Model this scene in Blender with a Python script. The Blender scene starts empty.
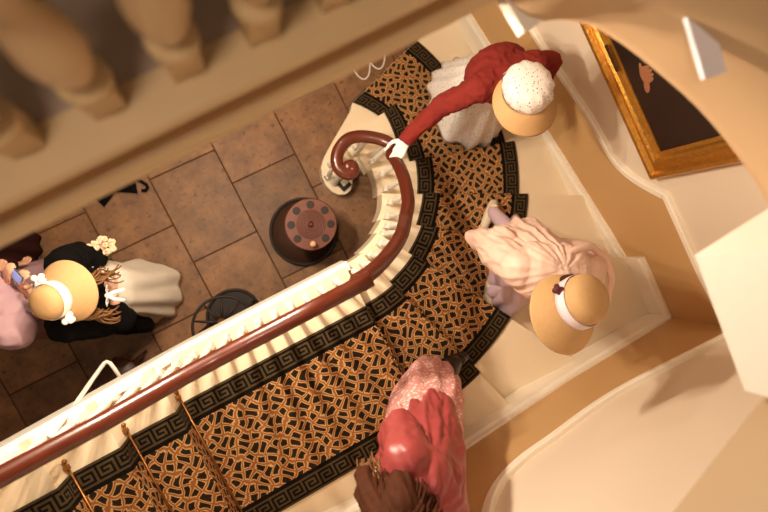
import bpy, bmesh, math, random
import numpy as np
from mathutils import Vector, Matrix, noise
random.seed(7)
C = bpy.context.scene.collection
V = Vector
PI = math.pi
R = 0.165                      # riser height
H = 4.8                        # eye height above the hall floor

# ------------------------------------------------------------------ helpers
def lin(r, g, b):
    f = lambda c: (c/255/12.92) if c/255 <= .04045 else ((c/255+.055)/1.055)**2.4
    return (f(r), f(g), f(b), 1)

def mat(name, col, rough=.6, metal=0, var=.0, vscale=8, bump=0, bscale=60, sheen=0, coat=0, sss=0):
    m = bpy.data.materials.new(name); m.use_nodes = True
    nt = m.node_tree; p = nt.nodes['Principled BSDF']
    p.inputs['Base Color'].default_value = col
    p.inputs['Roughness'].default_value = rough
    p.inputs['Metallic'].default_value = metal
    if rough >= .75: p.inputs['Specular IOR Level'].default_value = .12
    if sheen: p.inputs['Sheen Weight'].default_value = sheen
    if coat: p.inputs['Coat Weight'].default_value = coat
    if sss:
        p.inputs['Subsurface Weight'].default_value = sss
        p.inputs['Subsurface Radius'].default_value = (.01, .005, .003)
    tc = nt.nodes.new('ShaderNodeTexCoord')
    if var:
        n = nt.nodes.new('ShaderNodeTexNoise'); n.inputs['Scale'].default_value = vscale; n.inputs['Detail'].default_value = 6
        nt.links.new(tc.outputs['Object'], n.inputs['Vector'])
        mx = nt.nodes.new('ShaderNodeMix'); mx.data_type = 'RGBA'
        mx.inputs[6].default_value = [c*(1-var) for c in col[:3]]+[1]
        mx.inputs[7].default_value = [min(1, c*(1+var)) for c in col[:3]]+[1]
        nt.links.new(n.outputs['Fac'], mx.inputs[0]); nt.links.new(mx.outputs[2], p.inputs['Base Color'])
    if bump:
        n2 = nt.nodes.new('ShaderNodeTexNoise'); n2.inputs['Scale'].default_value = bscale; n2.inputs['Detail'].default_value = 4
        nt.links.new(tc.outputs['Object'], n2.inputs['Vector'])
        b = nt.nodes.new('ShaderNodeBump'); b.inputs['Strength'].default_value = bump; b.inputs['Distance'].default_value = .01
        nt.links.new(n2.outputs['Fac'], b.inputs['Height']); nt.links.new(b.outputs['Normal'], p.inputs['Normal'])
    return m

def dotted(name, base, dot, scale, size, rough=.8):
    m = mat(name, base, rough, bump=.25, bscale=90); nt = m.node_tree; p = nt.nodes['Principled BSDF']
    tc = nt.nodes.new('ShaderNodeTexCoord'); v = nt.nodes.new('ShaderNodeTexVoronoi'); v.inputs['Scale'].default_value = scale
    nt.links.new(tc.outputs['Object'], v.inputs['Vector'])
    r = nt.nodes.new('ShaderNodeValToRGB'); r.color_ramp.elements[0].position = size; r.color_ramp.elements[1].position = size+.06
    r.color_ramp.elements[0].color = dot; r.color_ramp.elements[1].color = base
    nt.links.new(v.outputs['Distance'], r.inputs['Fac']); nt.links.new(r.outputs['Color'], p.inputs['Base Color'])
    return m

def link(name, me, m=None, parent=None, smooth=True):
    o = bpy.data.objects.new(name, me); C.objects.link(o)
    if m is not None:
        for q in (m if isinstance(m, (list, tuple)) else [m]): me.materials.append(q)
    if smooth: me.polygons.foreach_set('use_smooth', [True]*len(me.polygons))
    if parent is not None:
        o.parent = parent
        o.matrix_parent_inverse = Matrix.Translation(-V(root_of(parent))) if parent.parent is None else Matrix()
    return o

ROOT = {}
def root_of(o):
    while o.parent is not None: o = o.parent
    return ROOT.get(o.name, (0, 0, 0))

def tag(o, label, cat, group=None):
    o['label'] = label; o['category'] = cat
    if group: o['group'] = group
    return o

def thing(name, label, cat, loc, group=None):
    o = bpy.data.objects.new(name, None); C.objects.link(o); o.location = loc; o.empty_display_size = .1
    ROOT[o.name] = tuple(loc)
    return tag(o, label, cat, group)

def struct(o): o['kind'] = 'structure'; return o

def bobj(name, bm, m, parent=None, smooth=False):
    bmesh.ops.recalc_face_normals(bm, faces=bm.faces)
    me = bpy.data.meshes.new(name); bm.to_mesh(me); bm.free()
    return link(name, me, m, parent, smooth)

def box(bm, c, s, rot=None):
    r = bmesh.ops.create_cube(bm, size=1)
    M = Matrix.Translation(V(c)) @ (rot.to_4x4() if rot else Matrix()) @ Matrix.Diagonal((*s, 1))
    bmesh.ops.transform(bm, matrix=M, verts=r['verts'])

def bevel(bm, w, seg=2):
    bmesh.ops.bevel(bm, geom=[e for e in bm.edges if len(e.link_faces) == 2 and e.calc_face_angle(0) > .5],
                    offset=w, segments=seg, affect='EDGES', profile=.5)

def prism(bm, pts, z0, z1):
    """vertical prism on a plan polygon"""
    a = [bm.verts.new((p[0], p[1], z0)) for p in pts]; b = [bm.verts.new((p[0], p[1], z1)) for p in pts]
    n = len(pts)
    bm.faces.new(a[::-1]); bm.faces.new(b)
    for i in range(n): bm.faces.new((a[i], a[(i+1) % n], b[(i+1) % n], b[i]))

def frame_of(d, up=V((0, 0, 1))):
    d = d.normalized()
    if abs(d.dot(up)) > .98: up = V((0, 1, 0))
    x = d.cross(up).normalized(); y = x.cross(d).normalized()
    return x, y, d

def tube(bm, pts, rad, seg=10, caps=True, prof=None, up=V((0, 0, 1))):
    """sweep a round (or custom) profile along points"""
    pts = [V(p) for p in pts]; rings = []
    n = len(pts)
    for i, p in enumerate(pts):
        d = pts[min(i+1, n-1)]-pts[max(i-1, 0)]
        x, y, _ = frame_of(d, up)
        r = rad[i] if isinstance(rad, (list, tuple)) else rad
        if prof: ring = [bm.verts.new(p+x*a+y*b) for a, b in prof]
        else: ring = [bm.verts.new(p+(x*math.cos(t)+y*math.sin(t))*r) for t in [2*PI*k/seg for k in range(seg)]]
        rings.append(ring)
    m = len(rings[0])
    for i in range(n-1):
        for k in range(m):
            bm.faces.new((rings[i][k], rings[i][(k+1) % m], rings[i+1][(k+1) % m], rings[i+1][k]))
    if caps:
        bm.faces.new(rings[0][::-1]); bm.faces.new(rings[-1])

def lathe(bm, prof, c, axis=V((0, 0, 1)), seg=24):
    x, y, d = frame_of(V(axis)); c = V(c); rings = []
    for r, z in prof:
        rings.append([bm.verts.new(c+d*z+(x*math.cos(t)+y*math.sin(t))*max(r, 1e-4)) for t in [2*PI*k/seg for k in range(seg)]])
    for i in range(len(rings)-1):
        for k in range(seg):
            bm.faces.new((rings[i][k], rings[i][(k+1) % seg], rings[i+1][(k+1) % seg], rings[i+1][k]))
    bm.faces.new(rings[0][::-1]); bm.faces.new(rings[-1])

def capsule(bm, a, b, ra, rb, seg=12):
    a, b = V(a), V(b); d = b-a; L = max(d.length, 1e-4); x, y, d = frame_of(d if d.length > 1e-4 else V((0, 0, 1)))
    prof = [(ra*math.sin(t), -ra*math.cos(t)) for t in [PI/2*k/4 for k in range(5)]]
    prof += [(rb*math.cos(t), L+rb*math.sin(t)) for t in [PI/2*k/4 for k in range(5)]]
    lathe(bm, prof, a, d, seg)

def ellipsoid(bm, c, r, M=None):
    q = bmesh.ops.create_uvsphere(bm, u_segments=20, v_segments=12, radius=1)
    T = Matrix.Translation(V(c)) @ (M.to_4x4() if M else Matrix()) @ Matrix.Diagonal((*r, 1))
    bmesh.ops.transform(bm, matrix=T, verts=q['verts'])

def chain(pr, pts, rs):
    for i in range(len(pts)-1): pr.append(('c', pts[i], pts[i+1], rs[i], rs[i+1]))

def blob(name, prims, m, parent=None, voxel=.008, smooth=4, wr=None, post=None, fine=None):
    """one continuous skin over a list of capsules and ellipsoids"""
    bm = bmesh.new()
    for p in prims:
        if p[0] == 'c': capsule(bm, *p[1:])
        else: ellipsoid(bm, *p[1:])
    me = bpy.data.meshes.new(name+'_src'); bm.to_mesh(me); bm.free()
    t = bpy.data.objects.new('tmp', me); C.objects.link(t)
    r = t.modifiers.new('r', 'REMESH'); r.mode = 'VOXEL'; r.voxel_size = voxel
    if smooth:
        s = t.modifiers.new('s', 'SMOOTH'); s.iterations = smooth; s.factor = .5
    dg = bpy.context.evaluated_depsgraph_get(); dg.update()
    out = bpy.data.meshes.new_from_object(t.evaluated_get(dg)); out.name = name
    bpy.data.objects.remove(t); bpy.data.meshes.remove(me)
    if wr: (drape if isinstance(wr[0], tuple) and len(wr[0]) == 2 else wrinkle)(out, *wr)
    if fine: wrinkle(out, *fine)
    if post:
        for v in out.vertices: v.co = post(v.co.copy())
    return link(name, out, m, parent)

def wrinkle(me, amp, freq, stretch=(1, 1, 1), seed=0):
    n = len(me.vertices); no = [v.normal.copy() for v in me.vertices]
    for i in range(n):
        c = me.vertices[i].co
        q = V((c.x*stretch[0], c.y*stretch[1], c.z*stretch[2]))*freq+V((seed*3.1, seed*1.7, seed))
        w = 1-2*abs(noise.noise(q+V((noise.noise(q*.6)*.8, 0, noise.noise(q*.7+V((5, 5, 5)))*.8))))
        me.vertices[i].co = c+no[i]*amp*w*.8+no[i]*amp*.5*noise.noise(q*2.3)

def drape(me, axis, amp, k=3.2, zf=1.2, seed=0, top=None, bot=None):
    """vertical folds: ridged noise in the angle round a line (bottom, top), deeper towards the hem"""
    a, b = V(axis[0]), V(axis[1]); no = [v.normal.copy() for v in me.vertices]
    for i, v in enumerate(me.vertices):
        c = v.co; t = max(0, min(1, (c.z-a.z)/(b.z-a.z))); o = a.lerp(b, t); th = math.atan2(c.y-o.y, c.x-o.x)
        q = V((math.cos(th)*k+seed, math.sin(th)*k, c.z*zf)); q2 = q*2.1+V((7, 3, c.z*2))
        w = 1-2.4*abs(noise.noise(q+V((0, 0, noise.noise(q*.7)*.5))))
        w2 = 1-2.4*abs(noise.noise(q2)); g = .45+.75*(1-t)
        v.co = c+no[i]*amp*g*(w*.7+w2*.4)+no[i]*amp*.12*noise.noise(c*24)

def skirt(name, rings, m, parent, folds=14, amp=.08, seed=0, n=96, thick=.006, F=V((0, 1, 0))):
    """rings: (centre, r_front, r_side, fold weight) from waist to hem, facing F"""
    F = V((F.x, F.y, 0)).normalized(); S = V((F.y, -F.x, 0)); bm = bmesh.new(); rows = []
    K = len(rings); sub = 8
    for i in range((K-1)*sub+1):
        s = min(i//sub, K-2); t = i/sub-s; a, b = rings[s], rings[s+1]
        e = t
        c = V(a[0]).lerp(V(b[0]), e); rf = a[1]+(b[1]-a[1])*e; rs = a[2]+(b[2]-a[2])*e; w = a[3]+(b[3]-a[3])*e
        row = []
        for k in range(n):
            th = 2*PI*k/n
            f = math.cos(folds*th+2.2*math.sin(th*2+seed)+1.3*noise.noise((th, seed, i*.05)))
            f2 = noise.noise((math.cos(th)*2.2+seed, math.sin(th)*2.2, i*.09))
            q = 1+w*amp*(f*.6+f2*1.1)
            row.append(bm.verts.new(c+F*math.cos(th)*rf*q+S*math.sin(th)*rs*q))
        rows.append(row)
    for i in range(len(rows)-1):
        for k in range(n): bm.faces.new((rows[i][k], rows[i][(k+1) % n], rows[i+1][(k+1) % n], rows[i+1][k]))
    bm.faces.new(rows[0])
    o = bobj(name, bm, m, parent, True)
    s = o.modifiers.new('s', 'SOLIDIFY'); s.thickness = thick; s.offset = -1
    return o

# ------------------------------------------------------------------ materials
CREAM = lin(238, 222, 196)
stone_m = mat('cream_stone', lin(238, 220, 190), .30, var=.05, vscale=3, bump=.05, bscale=30)
white_m = mat('white_paint', lin(244, 238, 226), .45, bump=.04, bscale=40)
trim_m = mat('cream_gloss_paint', lin(250, 240, 222), .35)
upper_m = mat('pale_wall_paint', lin(232, 214, 192), .7, var=.03, vscale=2, bump=.03, bscale=200)
lower_m = mat('tan_wall_paint', lin(208, 166, 112), .45, var=.05, vscale=2, bump=.03, bscale=200)
wood_m = mat('mahogany', lin(88, 34, 17), .30, var=.3, vscale=14, coat=.2)
black_m = mat('cast_iron', lin(34, 22, 16), .6, .1, var=.2, bump=.1)
copper_m = mat('red_brown_disc', lin(106, 54, 34), .5, .1, var=.3, vscale=25)
brass_m = mat('brass', lin(150, 98, 50), .38, .9)
gilt_m = mat('gilt', lin(196, 140, 58), .36, .75, var=.35, vscale=40, bump=.35, bscale=70)
skin_m = mat('skin', lin(226, 172, 142), .5, sss=.15)
straw_m = mat('straw', lin(206, 164, 112), .7, var=.07, vscale=60, bump=.3, bscale=220)
red_m = mat('red_cloth', lin(130, 46, 40), .9, var=.12, vscale=14, bump=.15, bscale=150)
pinkcoat_m = mat('pale_pink_cloth', lin(234, 198, 180), .6, var=.05, vscale=10)
lilac_m = mat('lilac_cloth', lin(208, 180, 190), .6, var=.06)
satin_m = mat('dusky_red_satin', lin(156, 64, 64), .42, var=.1, vscale=12)
blk_m = mat('black_velvet', lin(11, 9, 9), .95, bump=.2)
ivory_m = mat('ivory_cloth', lin(245, 236, 220), .8, var=.04)
glove_m = mat('white_glove', lin(246, 240, 234), .7, bump=.1)
hair_m = mat('brown_hair', lin(74, 40, 24), .76, var=.45, vscale=40)
fairhair_m = mat('light_brown_hair', lin(126, 86, 50), .42, var=.4, vscale=40)
darkhair_m = mat('dark_hair', lin(30, 16, 14), .45, var=.3, vscale=40)
maroon_m = mat('maroon_cloth', lin(52, 20, 20), .8, var=.2)
ribbon_m = mat('white_ribbon', lin(248, 242, 236), .4)
lilacribbon_m = mat('pale_lilac_ribbon', lin(238, 222, 232), .4)
shoe_m = mat('black_shoe', lin(24, 17, 14), .3)
creamshoe_m = mat('cream_shoe', lin(222, 206, 178), .6)
eye_m = mat('eye', lin(60, 40, 30), .2)
lip_m = mat('lip', lin(186, 96, 88), .5)
dots_m = dotted('speckled_white_cotton', lin(246, 238, 232), lin(120, 50, 50), 60, .17)
pinkdots_m = dotted('pink_print_cotton', lin(214, 150, 146), lin(240, 210, 202), 45, .34)
gold_m = mat('key_line', lin(76, 61, 40), .95, var=.15, vscale=90)
dark_m = mat('border_dark', lin(17, 14, 10), .95, var=.2, vscale=90)
galcarpet_m = mat('dark_landing_carpet', lin(58, 29, 15), .95, var=.3, vscale=30)
gal_m = mat('tan_gloss_paint', lin(214, 180, 136), .4)
galfloor_m = mat('grey_tan_floor', lin(176, 150, 132), .6)
curve_m = mat('tan_plaster', lin(204, 168, 128), .6, var=.04, vscale=3)
flower_m = mat('cream_petal', lin(226, 206, 172), .8)
dwood_m = mat('dark_wood', lin(70, 36, 20), .4, var=.3, vscale=12)

def field_mat():
    m = bpy.data.materials.new('lattice_carpet'); m.use_nodes = True; nt = m.node_tree; L = nt.links; p = nt.nodes['Principled BSDF']
    p.inputs['Roughness'].default_value = .95; p.inputs['Specular IOR Level'].default_value = .12
    uv = nt.nodes.new('ShaderNodeUVMap'); uv.uv_map = 'UVMap'
    sp = nt.nodes.new('ShaderNodeSeparateXYZ'); L.new(uv.outputs[0], sp.inputs[0])
    def M(op, a, b=None):
        n = nt.nodes.new('ShaderNodeMath'); n.operation = op
        for i, q in enumerate((a, b)):
            if q is None: continue
            if isinstance(q, (int, float)): n.inputs[i].default_value = q
            else: L.new(q, n.inputs[i])
        return n.outputs[0]
    k = 2*PI/.13
    x = M('ADD', sp.outputs[0], M('MULTIPLY', M('SINE', M('MULTIPLY', sp.outputs[1], k)), .012))
    y = M('ADD', sp.outputs[1], M('MULTIPLY', M('SINE', M('MULTIPLY', sp.outputs[0], k)), .012))
    cb = nt.nodes.new('ShaderNodeCombineXYZ'); L.new(x, cb.inputs[0]); L.new(y, cb.inputs[1])
    nz0 = nt.nodes.new('ShaderNodeTexNoise'); nz0.inputs['Scale'].default_value = 24; nz0.inputs['Detail'].default_value = 1; L.new(cb.outputs[0], nz0.inputs['Vector'])
    vm = nt.nodes.new('ShaderNodeVectorMath'); vm.operation = 'MULTIPLY_ADD'; vm.inputs[1].default_value = (.024, .024, 0)
    L.new(nz0.outputs['Color'], vm.inputs[0]); L.new(cb.outputs[0], vm.inputs[2])
    mp = nt.nodes.new('ShaderNodeMapping'); mp.inputs['Rotation'].default_value = (0, 0, .72); L.new(vm.outputs[0], mp.inputs['Vector'])
    vo = nt.nodes.new('ShaderNodeTexVoronoi'); vo.voronoi_dimensions = '2D'; vo.feature = 'DISTANCE_TO_EDGE'; vo.inputs['Scale'].default_value = 18.5; vo.inputs['Randomness'].default_value = .22
    L.new(mp.outputs[0], vo.inputs['Vector'])
    nz = nt.nodes.new('ShaderNodeTexNoise'); nz.inputs['Scale'].default_value = 220; nz.inputs['Detail'].default_value = 3
    L.new(uv.outputs[0], nz.inputs['Vector'])
    f = M('ADD', M('MULTIPLY', vo.outputs['Distance'], 2), M('MULTIPLY', M('SUBTRACT', nz.outputs['Fac'], .5), .12))
    r = nt.nodes.new('ShaderNodeValToRGB'); e = r.color_ramp.elements
    e[0].position = 0; e[0].color = lin(140, 90, 50)
    e[1].position = .17; e[1].color = lin(156, 100, 56)
    for pos, c in ((.22, lin(206, 166, 112)), (.33, lin(196, 152, 100)), (.39, lin(48, 35, 23)), (1, lin(34, 26, 18))):
        q = e.new(pos); q.color = c
    L.new(f, r.inputs['Fac']); L.new(r.outputs['Color'], p.inputs['Base Color'])
    b = nt.nodes.new('ShaderNodeBump'); b.inputs['Strength'].default_value = .4; b.inputs['Distance'].default_value = .004
    L.new(nz.outputs['Fac'], b.inputs['Height']); L.new(b.outputs['Normal'], p.inputs['Normal'])
    return m
field_m = field_mat()

def flag_mat():
    m = mat('flagstone', lin(158, 112, 74), .55, bump=.12, bscale=40); nt = m.node_tree; L = nt.links; p = nt.nodes['Principled BSDF']
    tc = nt.nodes.new('ShaderNodeTexCoord')
    a = nt.nodes.new('ShaderNodeAttribute'); a.attribute_name = 'shade'
    n = nt.nodes.new('ShaderNodeTexNoise'); n.inputs['Scale'].default_value = 5; n.inputs['Detail'].default_value = 9; n.inputs['Roughness'].default_value = .7
    L.new(tc.outputs['Object'], n.inputs['Vector'])
    r = nt.nodes.new('ShaderNodeValToRGB'); e = r.color_ramp.elements
    e[0].position = .3; e[0].color = lin(98, 66, 42); e[1].position = .7; e[1].color = lin(164, 118, 75)
    L.new(n.outputs['Fac'], r.inputs['Fac'])
    n2 = nt.nodes.new('ShaderNodeTexNoise'); n2.inputs['Scale'].default_value = 26; n2.inputs['Detail'].default_value = 5
    L.new(tc.outputs['Object'], n2.inputs['Vector'])
    r2 = nt.nodes.new('ShaderNodeValToRGB'); r2.color_ramp.elements[0].position = .28; r2.color_ramp.elements[0].color = (.45, .4, .36, 1); r2.color_ramp.elements[1].position = .42; r2.color_ramp.elements[1].color = (1, 1, 1, 1)
    L.new(n2.outputs['Fac'], r2.inputs['Fac'])
    mx = nt.nodes.new('ShaderNodeMix'); mx.data_type = 'RGBA'; mx.blend_type = 'MULTIPLY'; mx.inputs[0].default_value = 1
    L.new(r.outputs['Color'], mx.inputs[6]); L.new(r2.outputs['Color'], mx.inputs[7])
    mx2 = nt.nodes.new('ShaderNodeMix'); mx2.data_type = 'RGBA'; mx2.blend_type = 'MULTIPLY'; mx2.inputs[0].default_value = 1
    L.new(mx.outputs[2], mx2.inputs[6]); L.new(a.outputs['Color'], mx2.inputs[7])
    L.new(mx2.outputs[2], p.inputs['Base Color'])
    return m
flag_m = flag_mat(); joint_m = mat('joint', lin(92, 64, 44), .9)

# ------------------------------------------------------------------ setting: floor
def build_floor():
    bm = bmesh.new(); lay = bm.loops.layers.color.new('shade')
    XB = [-4.2, -3.2, -2.66, -2.135, -1.61, -1.06, -.543, -.006, .54, 1.08, 1.62, 2.2]
    fixed = {6: [.92, .213], 7: [.63], 5: [.535], 3: [-.065], 4: [.9], 8: [.33]}
    rnd = random.Random(3)
    for i in range(len(XB)-1):
        y = fixed.get(i, [rnd.uniform(-.5, .6)])
        lo = min(y); ys = sorted(set(y))
        while ys[0] > -2.2: ys.insert(0, ys[0]-rnd.uniform(.6, .85))
        while ys[-1] < 3.4: ys.append(ys[-1]+rnd.uniform(.6, .85))
        for j in range(len(ys)-1):
            g = .0028; x0, x1, y0, y1 = XB[i]+g, XB[i+1]-g, ys[j]+g, ys[j+1]-g
            s = rnd.uniform(.84, 1.06); b = .004
            lo = [bm.verts.new(p) for p in ((x0, y0, -.012), (x1, y0, -.012), (x1, y1, -.012), (x0, y1, -.012))]
            hi = [bm.verts.new(p) for p in ((x0+b, y0+b, 0), (x1-b, y0+b, 0), (x1-b, y1-b, 0), (x0+b, y1-b, 0))]
            fs = [bm.faces.new(hi)]+[bm.faces.new((lo[k], lo[(k+1) % 4], hi[(k+1) % 4], hi[k])) for k in range(4)]
            for f in fs:
                for l in f.loops: l[lay] = (s, s*.99, s*.97, 1)
    n = len(bm.faces)
    box(bm, (-1, .6, -.07), (6.4, 5.7, .12))
    bm.faces.ensure_lookup_table()
    for f in bm.faces[n:]: f.material_index = 1
    return struct(bobj('floor', bm, [flag_m, joint_m]))
build_floor()

# ------------------------------------------------------------------ stair plan
CC = V((.35, .39))
def rin(a):                                     # well-side edge of the treads, by angle round the turn
    pts = [(-90, .635), (-45, .635), (-30, .605), (-15, .57), (0, .53), (25, .52)]
    if a <= pts[0][0]: return pts[0][1]
    for (a0, r0), (a1, r1) in zip(pts, pts[1:]):
        if a <= a1: return r0+(r1-r0)*(a-a0)/(a1-a0)
    return pts[-1][1]
WX = 2.2
def wy(x): return -1.455-.0645*x               # back wall line
# nosing lines: (point, point on wall)
NL = [((1.10, .775), (2.2, 1.14)), ((1.261, .583), (2.2, .685)), ((1.237, .325), (2.2, .26)), ((1.231, .136), (2.2, -.124)),
      ((1.121, -.099), (2.2, -.632)), ((.961, -.273), (2.2, -1.15)), ((.779, -.395), (1.474, wy(1.474))), ((.557, -.475), (.89, wy(.89))),
      ((.342, -.494), (.346, wy(.346)))]
def on_circle(line, r):                         # where a nosing line crosses a circle round the well
    a, b = V(line[0])-CC, V(line[1])-CC; d = (b-a).normalized(); t0 = a.dot(d); q = a-d*t0
    s = math.sqrt(max(r*r-q.length_squared, 0)); return CC+q+d*s
def ang(p): return math.degrees(math.atan2(p[1]-CC[1], p[0]-CC[0]))
NIN = []
for l in NL:
    r = .6
    for _ in range(8): p = on_circle(l, r); r = rin(ang(p))
    NIN.append(p)
def arc_in(p, q, n=6):
    a, b = ang(p), ang(q)
    return [(CC.x+rin(a+(b-a)*i/n)*math.cos(math.radians(a+(b-a)*i/n)), CC.y+rin(a+(b-a)*i/n)*math.sin(math.radians(a+(b-a)*i/n))) for i in range(n+1)]

stairs = thing('staircase', 'cream stone staircase turning round an open well up to a half landing', 'staircase', (1.2, .8, 0))
TH = .20
# bottom step with its rounded curtail end
curt = [(2.2, 1.14), (1.105, .78), (1.06, .725), (.93, .64), (.80, .555), (.71, .49), (.655, .43), (.628, .36), (.625, .29), (.645, .225), (.685, .18),
        (.735, .162), (.785, .175), (.815, .21), (.84, .26), (.88, .30), (.93, .33), (1.237, .325), (1.261, .583), (2.2, .685)]
bm = bmesh.new(); prism(bm, curt[:16]+[(.9, .45)]+[(1.1, .55), (2.2, .685)], 0, R); bevel(bm, .008); bobj('curtail_step', bm, stone_m, stairs)
for k in range(2, 9):
    a, b = k-1, k
    pts = arc_in(NIN[a], NIN[b])
    outer = [NL[b][1]]
    if k == 6: outer += [(2.2, wy(2.2))]
    outer += [NL[a][1]]
    bm = bmesh.new(); prism(bm, pts+outer, R*k-TH if k > 1 else 0, R*k); bevel(bm, .007)
    bobj('step', bm, stone_m, stairs)
NX = [-.776, -1.028, -1.273, -1.52, -1.77, -2.02, -2.27]
bm = bmesh.new(); prism(bm, [(NIN[8].x, -.245), (.346, wy(.346)), (NX[0]-.02, wy(NX[0])), (NX[0]-.02, -.245)], 9*R-.22, 9*R); bevel(bm, .007)
bobj('landing_slab', bm, stone_m, stairs)
for i in range(6):
    bm = bmesh.new(); z = R*(10+i)
    prism(bm, [(NX[i], -.24), (NX[i], wy(NX[i])), (NX[i+1], wy(NX[i+1])), (NX[i+1], -.24)], z-TH, z); bevel(bm, .007); bobj('step', bm, stone_m, stairs)
# outer string of landing and upper flight
bm = bmesh.new()
sp = [(.36, 1.19), (-.62, 1.19), (-.80, 1.26), (-1.1, 1.43), (-1.5, 1.68), (-2.2, 2.1)]
tp = [(.36, 1.475), (-.70, 1.475), (-.80, 1.63), (-1.05, 1.80), (-1.5, 2.1), (-2.2, 2.55)]
for (x0, z0), (x1, z1), (X0, Z0), (X1, Z1) in zip(sp, sp[1:], tp, tp[1:]):
    ps = [[bm.verts.new((x, y, z)) for x, z in ((x0, z0), (x1, z1), (X1, Z1), (X0, Z0))] for y in (-.243, -.19)]
    bm.faces.new(ps[0]); bm.faces.new(ps[1][::-1])
    for k in range(4): bm.faces.new((ps[0][k], ps[0][(k+1) % 4], ps[1][(k+1) % 4], ps[1][k]))
bmesh.ops.remove_doubles(bm, verts=bm.verts, dist=.0005)
for v in bm.verts: v.co.y -= .03
bobj('outer_string', bm, white_m, stairs)

# ------------------------------------------------------------------ walls, skirting, dado
def wall(name, P, U, outline, split, thick=.16, nrm=V((-1, 0, 0))):
    """wall in the vertical plane through P along U; split = dado line (u, z) that parts lower tan paint from upper pale paint"""
    bm = bmesh.new()
    u0, u1, zt = outline
    pts = [q for q in split if u0 <= q[0] <= u1]
    if pts[0][0] > u0: pts.insert(0, (u0, pts[0][1]))
    if pts[-1][0] < u1: pts.append((u1, pts[-1][1]))
    P, U = V(P), V(U)
    W = lambda u, z, d=0: P+U*u+V((0, 0, z))-nrm*d
    for (a, za), (b, zb) in zip(pts, pts[1:]):
        for lo, hi, mi in (((0, 0), (za, zb), 0), ((za, zb), (zt, zt), 1)):
            f = bm.faces.new([bm.verts.new(q) for q in (W(a, lo[0]), W(b, lo[1]), W(b, hi[1]), W(a, hi[0]))]); f.material_index = mi
            g = bm.faces.new([bm.verts.new(q) for q in (W(a, lo[0], thick), W(a, hi[0], thick), W(b, hi[1], thick), W(b, lo[1], thick))]); g.material_index = mi
    for (u, s) in ((u0, 0), (u1, 0)):
        bm.faces.new([bm.verts.new(q) for q in (W(u, 0), W(u, zt), W(u, zt, thick), W(u, 0, thick))]).material_index = 1
    bm.faces.new([bm.verts.new(q) for q in (W(u0, zt), W(u1, zt), W(u1, zt, thick), W(u0, zt, thick))]).material_index = 1
    me = bpy.data.meshes.new(name); bm.to_mesh(me); bm.free()
    return struct(link(name, me, [lower_m, upper_m], None, False)), W

def moulding(name, W, line, w, d, m, prof=None, nrm=None):
    """a moulded strip of width w and depth d running along a line on the wall"""
    bm = bmesh.new(); rows = []
    n = len(line)
    pr = prof or [(0, 0), (0, d*.7), (w*.12, d), (w*.45, d), (w*.55, d*.7), (w*.85, d*.7), (w, d*.35), (w, 0)]
    for i, (u, z) in enumerate(line):
        a, b = line[max(i-1, 0)], line[min(i+1, n-1)]
        du, dz = b[0]-a[0], b[1]-a[1]; L = math.hypot(du, dz); nu, nz = -dz/L, du/L
        if nz < 0: nu, nz = -nu, -nz
        rows.append([bm.verts.new(W(u-nu*s, z-nz*s, -e)) for s, e in pr])
    for r0, r1 in zip(rows, rows[1:]):
        for k in range(len(pr)): bm.faces.new((r0[k], r0[(k+1) % len(pr)], r1[(k+1) % len(pr)], r1[k]))
    bm.faces.new(rows[0]); bm.faces.new(rows[-1][::-1])
    return struct(bobj(name, bm, m))

def smoothline(pts, n=6):
    out = []
    P = [pts[0]]+list(pts)+[pts[-1]]
    for i in range(1, len(P)-2):
        p0, p1, p2, p3 = [V(q) for q in P[i-1:i+3]]
        for k in range(n):
            t = k/n
            q = .5*((2*p1)+(-p0+p2)*t+(2*p0-5*p1+4*p2-p3)*t*t+(-p0+3*p1-3*p2+p3)*t**3); out.append(tuple(q))
    out.append(tuple(pts[-1])); return out

# right wall: u runs along -y from y = 2.6
dr = [(-2.6+0, 0)]
ru = lambda y: 2.6-y
dado_r = [(ru(2.6), 1.0), (ru(1.4), 1.0), (ru(.5), 1.15), (ru(-.1), 1.32), (ru(-.38), 1.36), (ru(-.50), 1.42), (ru(-.60), 1.53), (ru(-.69), 1.67), (ru(-.71), 1.70), (ru(-1.2), 1.70), (ru(-1.6), 1.72)]
dado_r_s = smoothline(dado_r[:8], 5)+dado_r[8:]
wr, WR = wall('wall_right', (WX, 2.6, 0), (0, -1, 0), (0, ru(wy(2.2)), 3.35), dado_r_s, nrm=V((-1, 0, 0)))
moulding('trim_1', WR, dado_r_s, .06, .035, trim_m)
# back wall: u runs from the corner towards -x
bd = V((-1, .0645, 0)).normalized(); bl = math.sqrt(1+.0645**2)
bu = lambda x: (2.2-x)*bl
dado_b = [(bu(2.2), 1.80), (bu(2.1), 1.83), (bu(1.5), 1.815), (bu(1.2), 1.845), (bu(.88), 1.935), (bu(.67), 1.99), (bu(.52), 2.07), (bu(.41), 2.18), (bu(.33), 2.31), (bu(.25), 2.41), (bu(.1), 2.46), (bu(-.9), 2.46), (bu(-4.2), 3.3)]
dado_b_s = smoothline(dado_b[:11], 5)+dado_b[11:]
nb = V((bd.y, -bd.x, 0)); nb = nb if nb.y > 0 else -nb
wb, WB = wall('wall_back', (2.2, wy(2.2), 0), bd, (0, bu(-4.2), 3.35), dado_b_s, nrm=nb)
moulding('trim_2', WB, dado_b_s, .06, .035, trim_m)
skp = lambda w, d: [(0, 0), (0, d*.5), (w*.12, d*.6), (w*.2, d), (w, d), (w, 0)]
skr = [(ru(1.6), .2), (ru(1.14), .36), (ru(.65), .49), (ru(-.08), .72), (ru(-.9), .93), (ru(-1.15), .985)]
moulding('baseboard_right', WR, skr, .26, .03, trim_m, skp(.26, .03))
moulding('baseboard_corner', WR, [(ru(-1.13), 1.185), (ru(wy(2.2)+.01), 1.185)], .23, .03, trim_m, skp(.23, .03))
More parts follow.
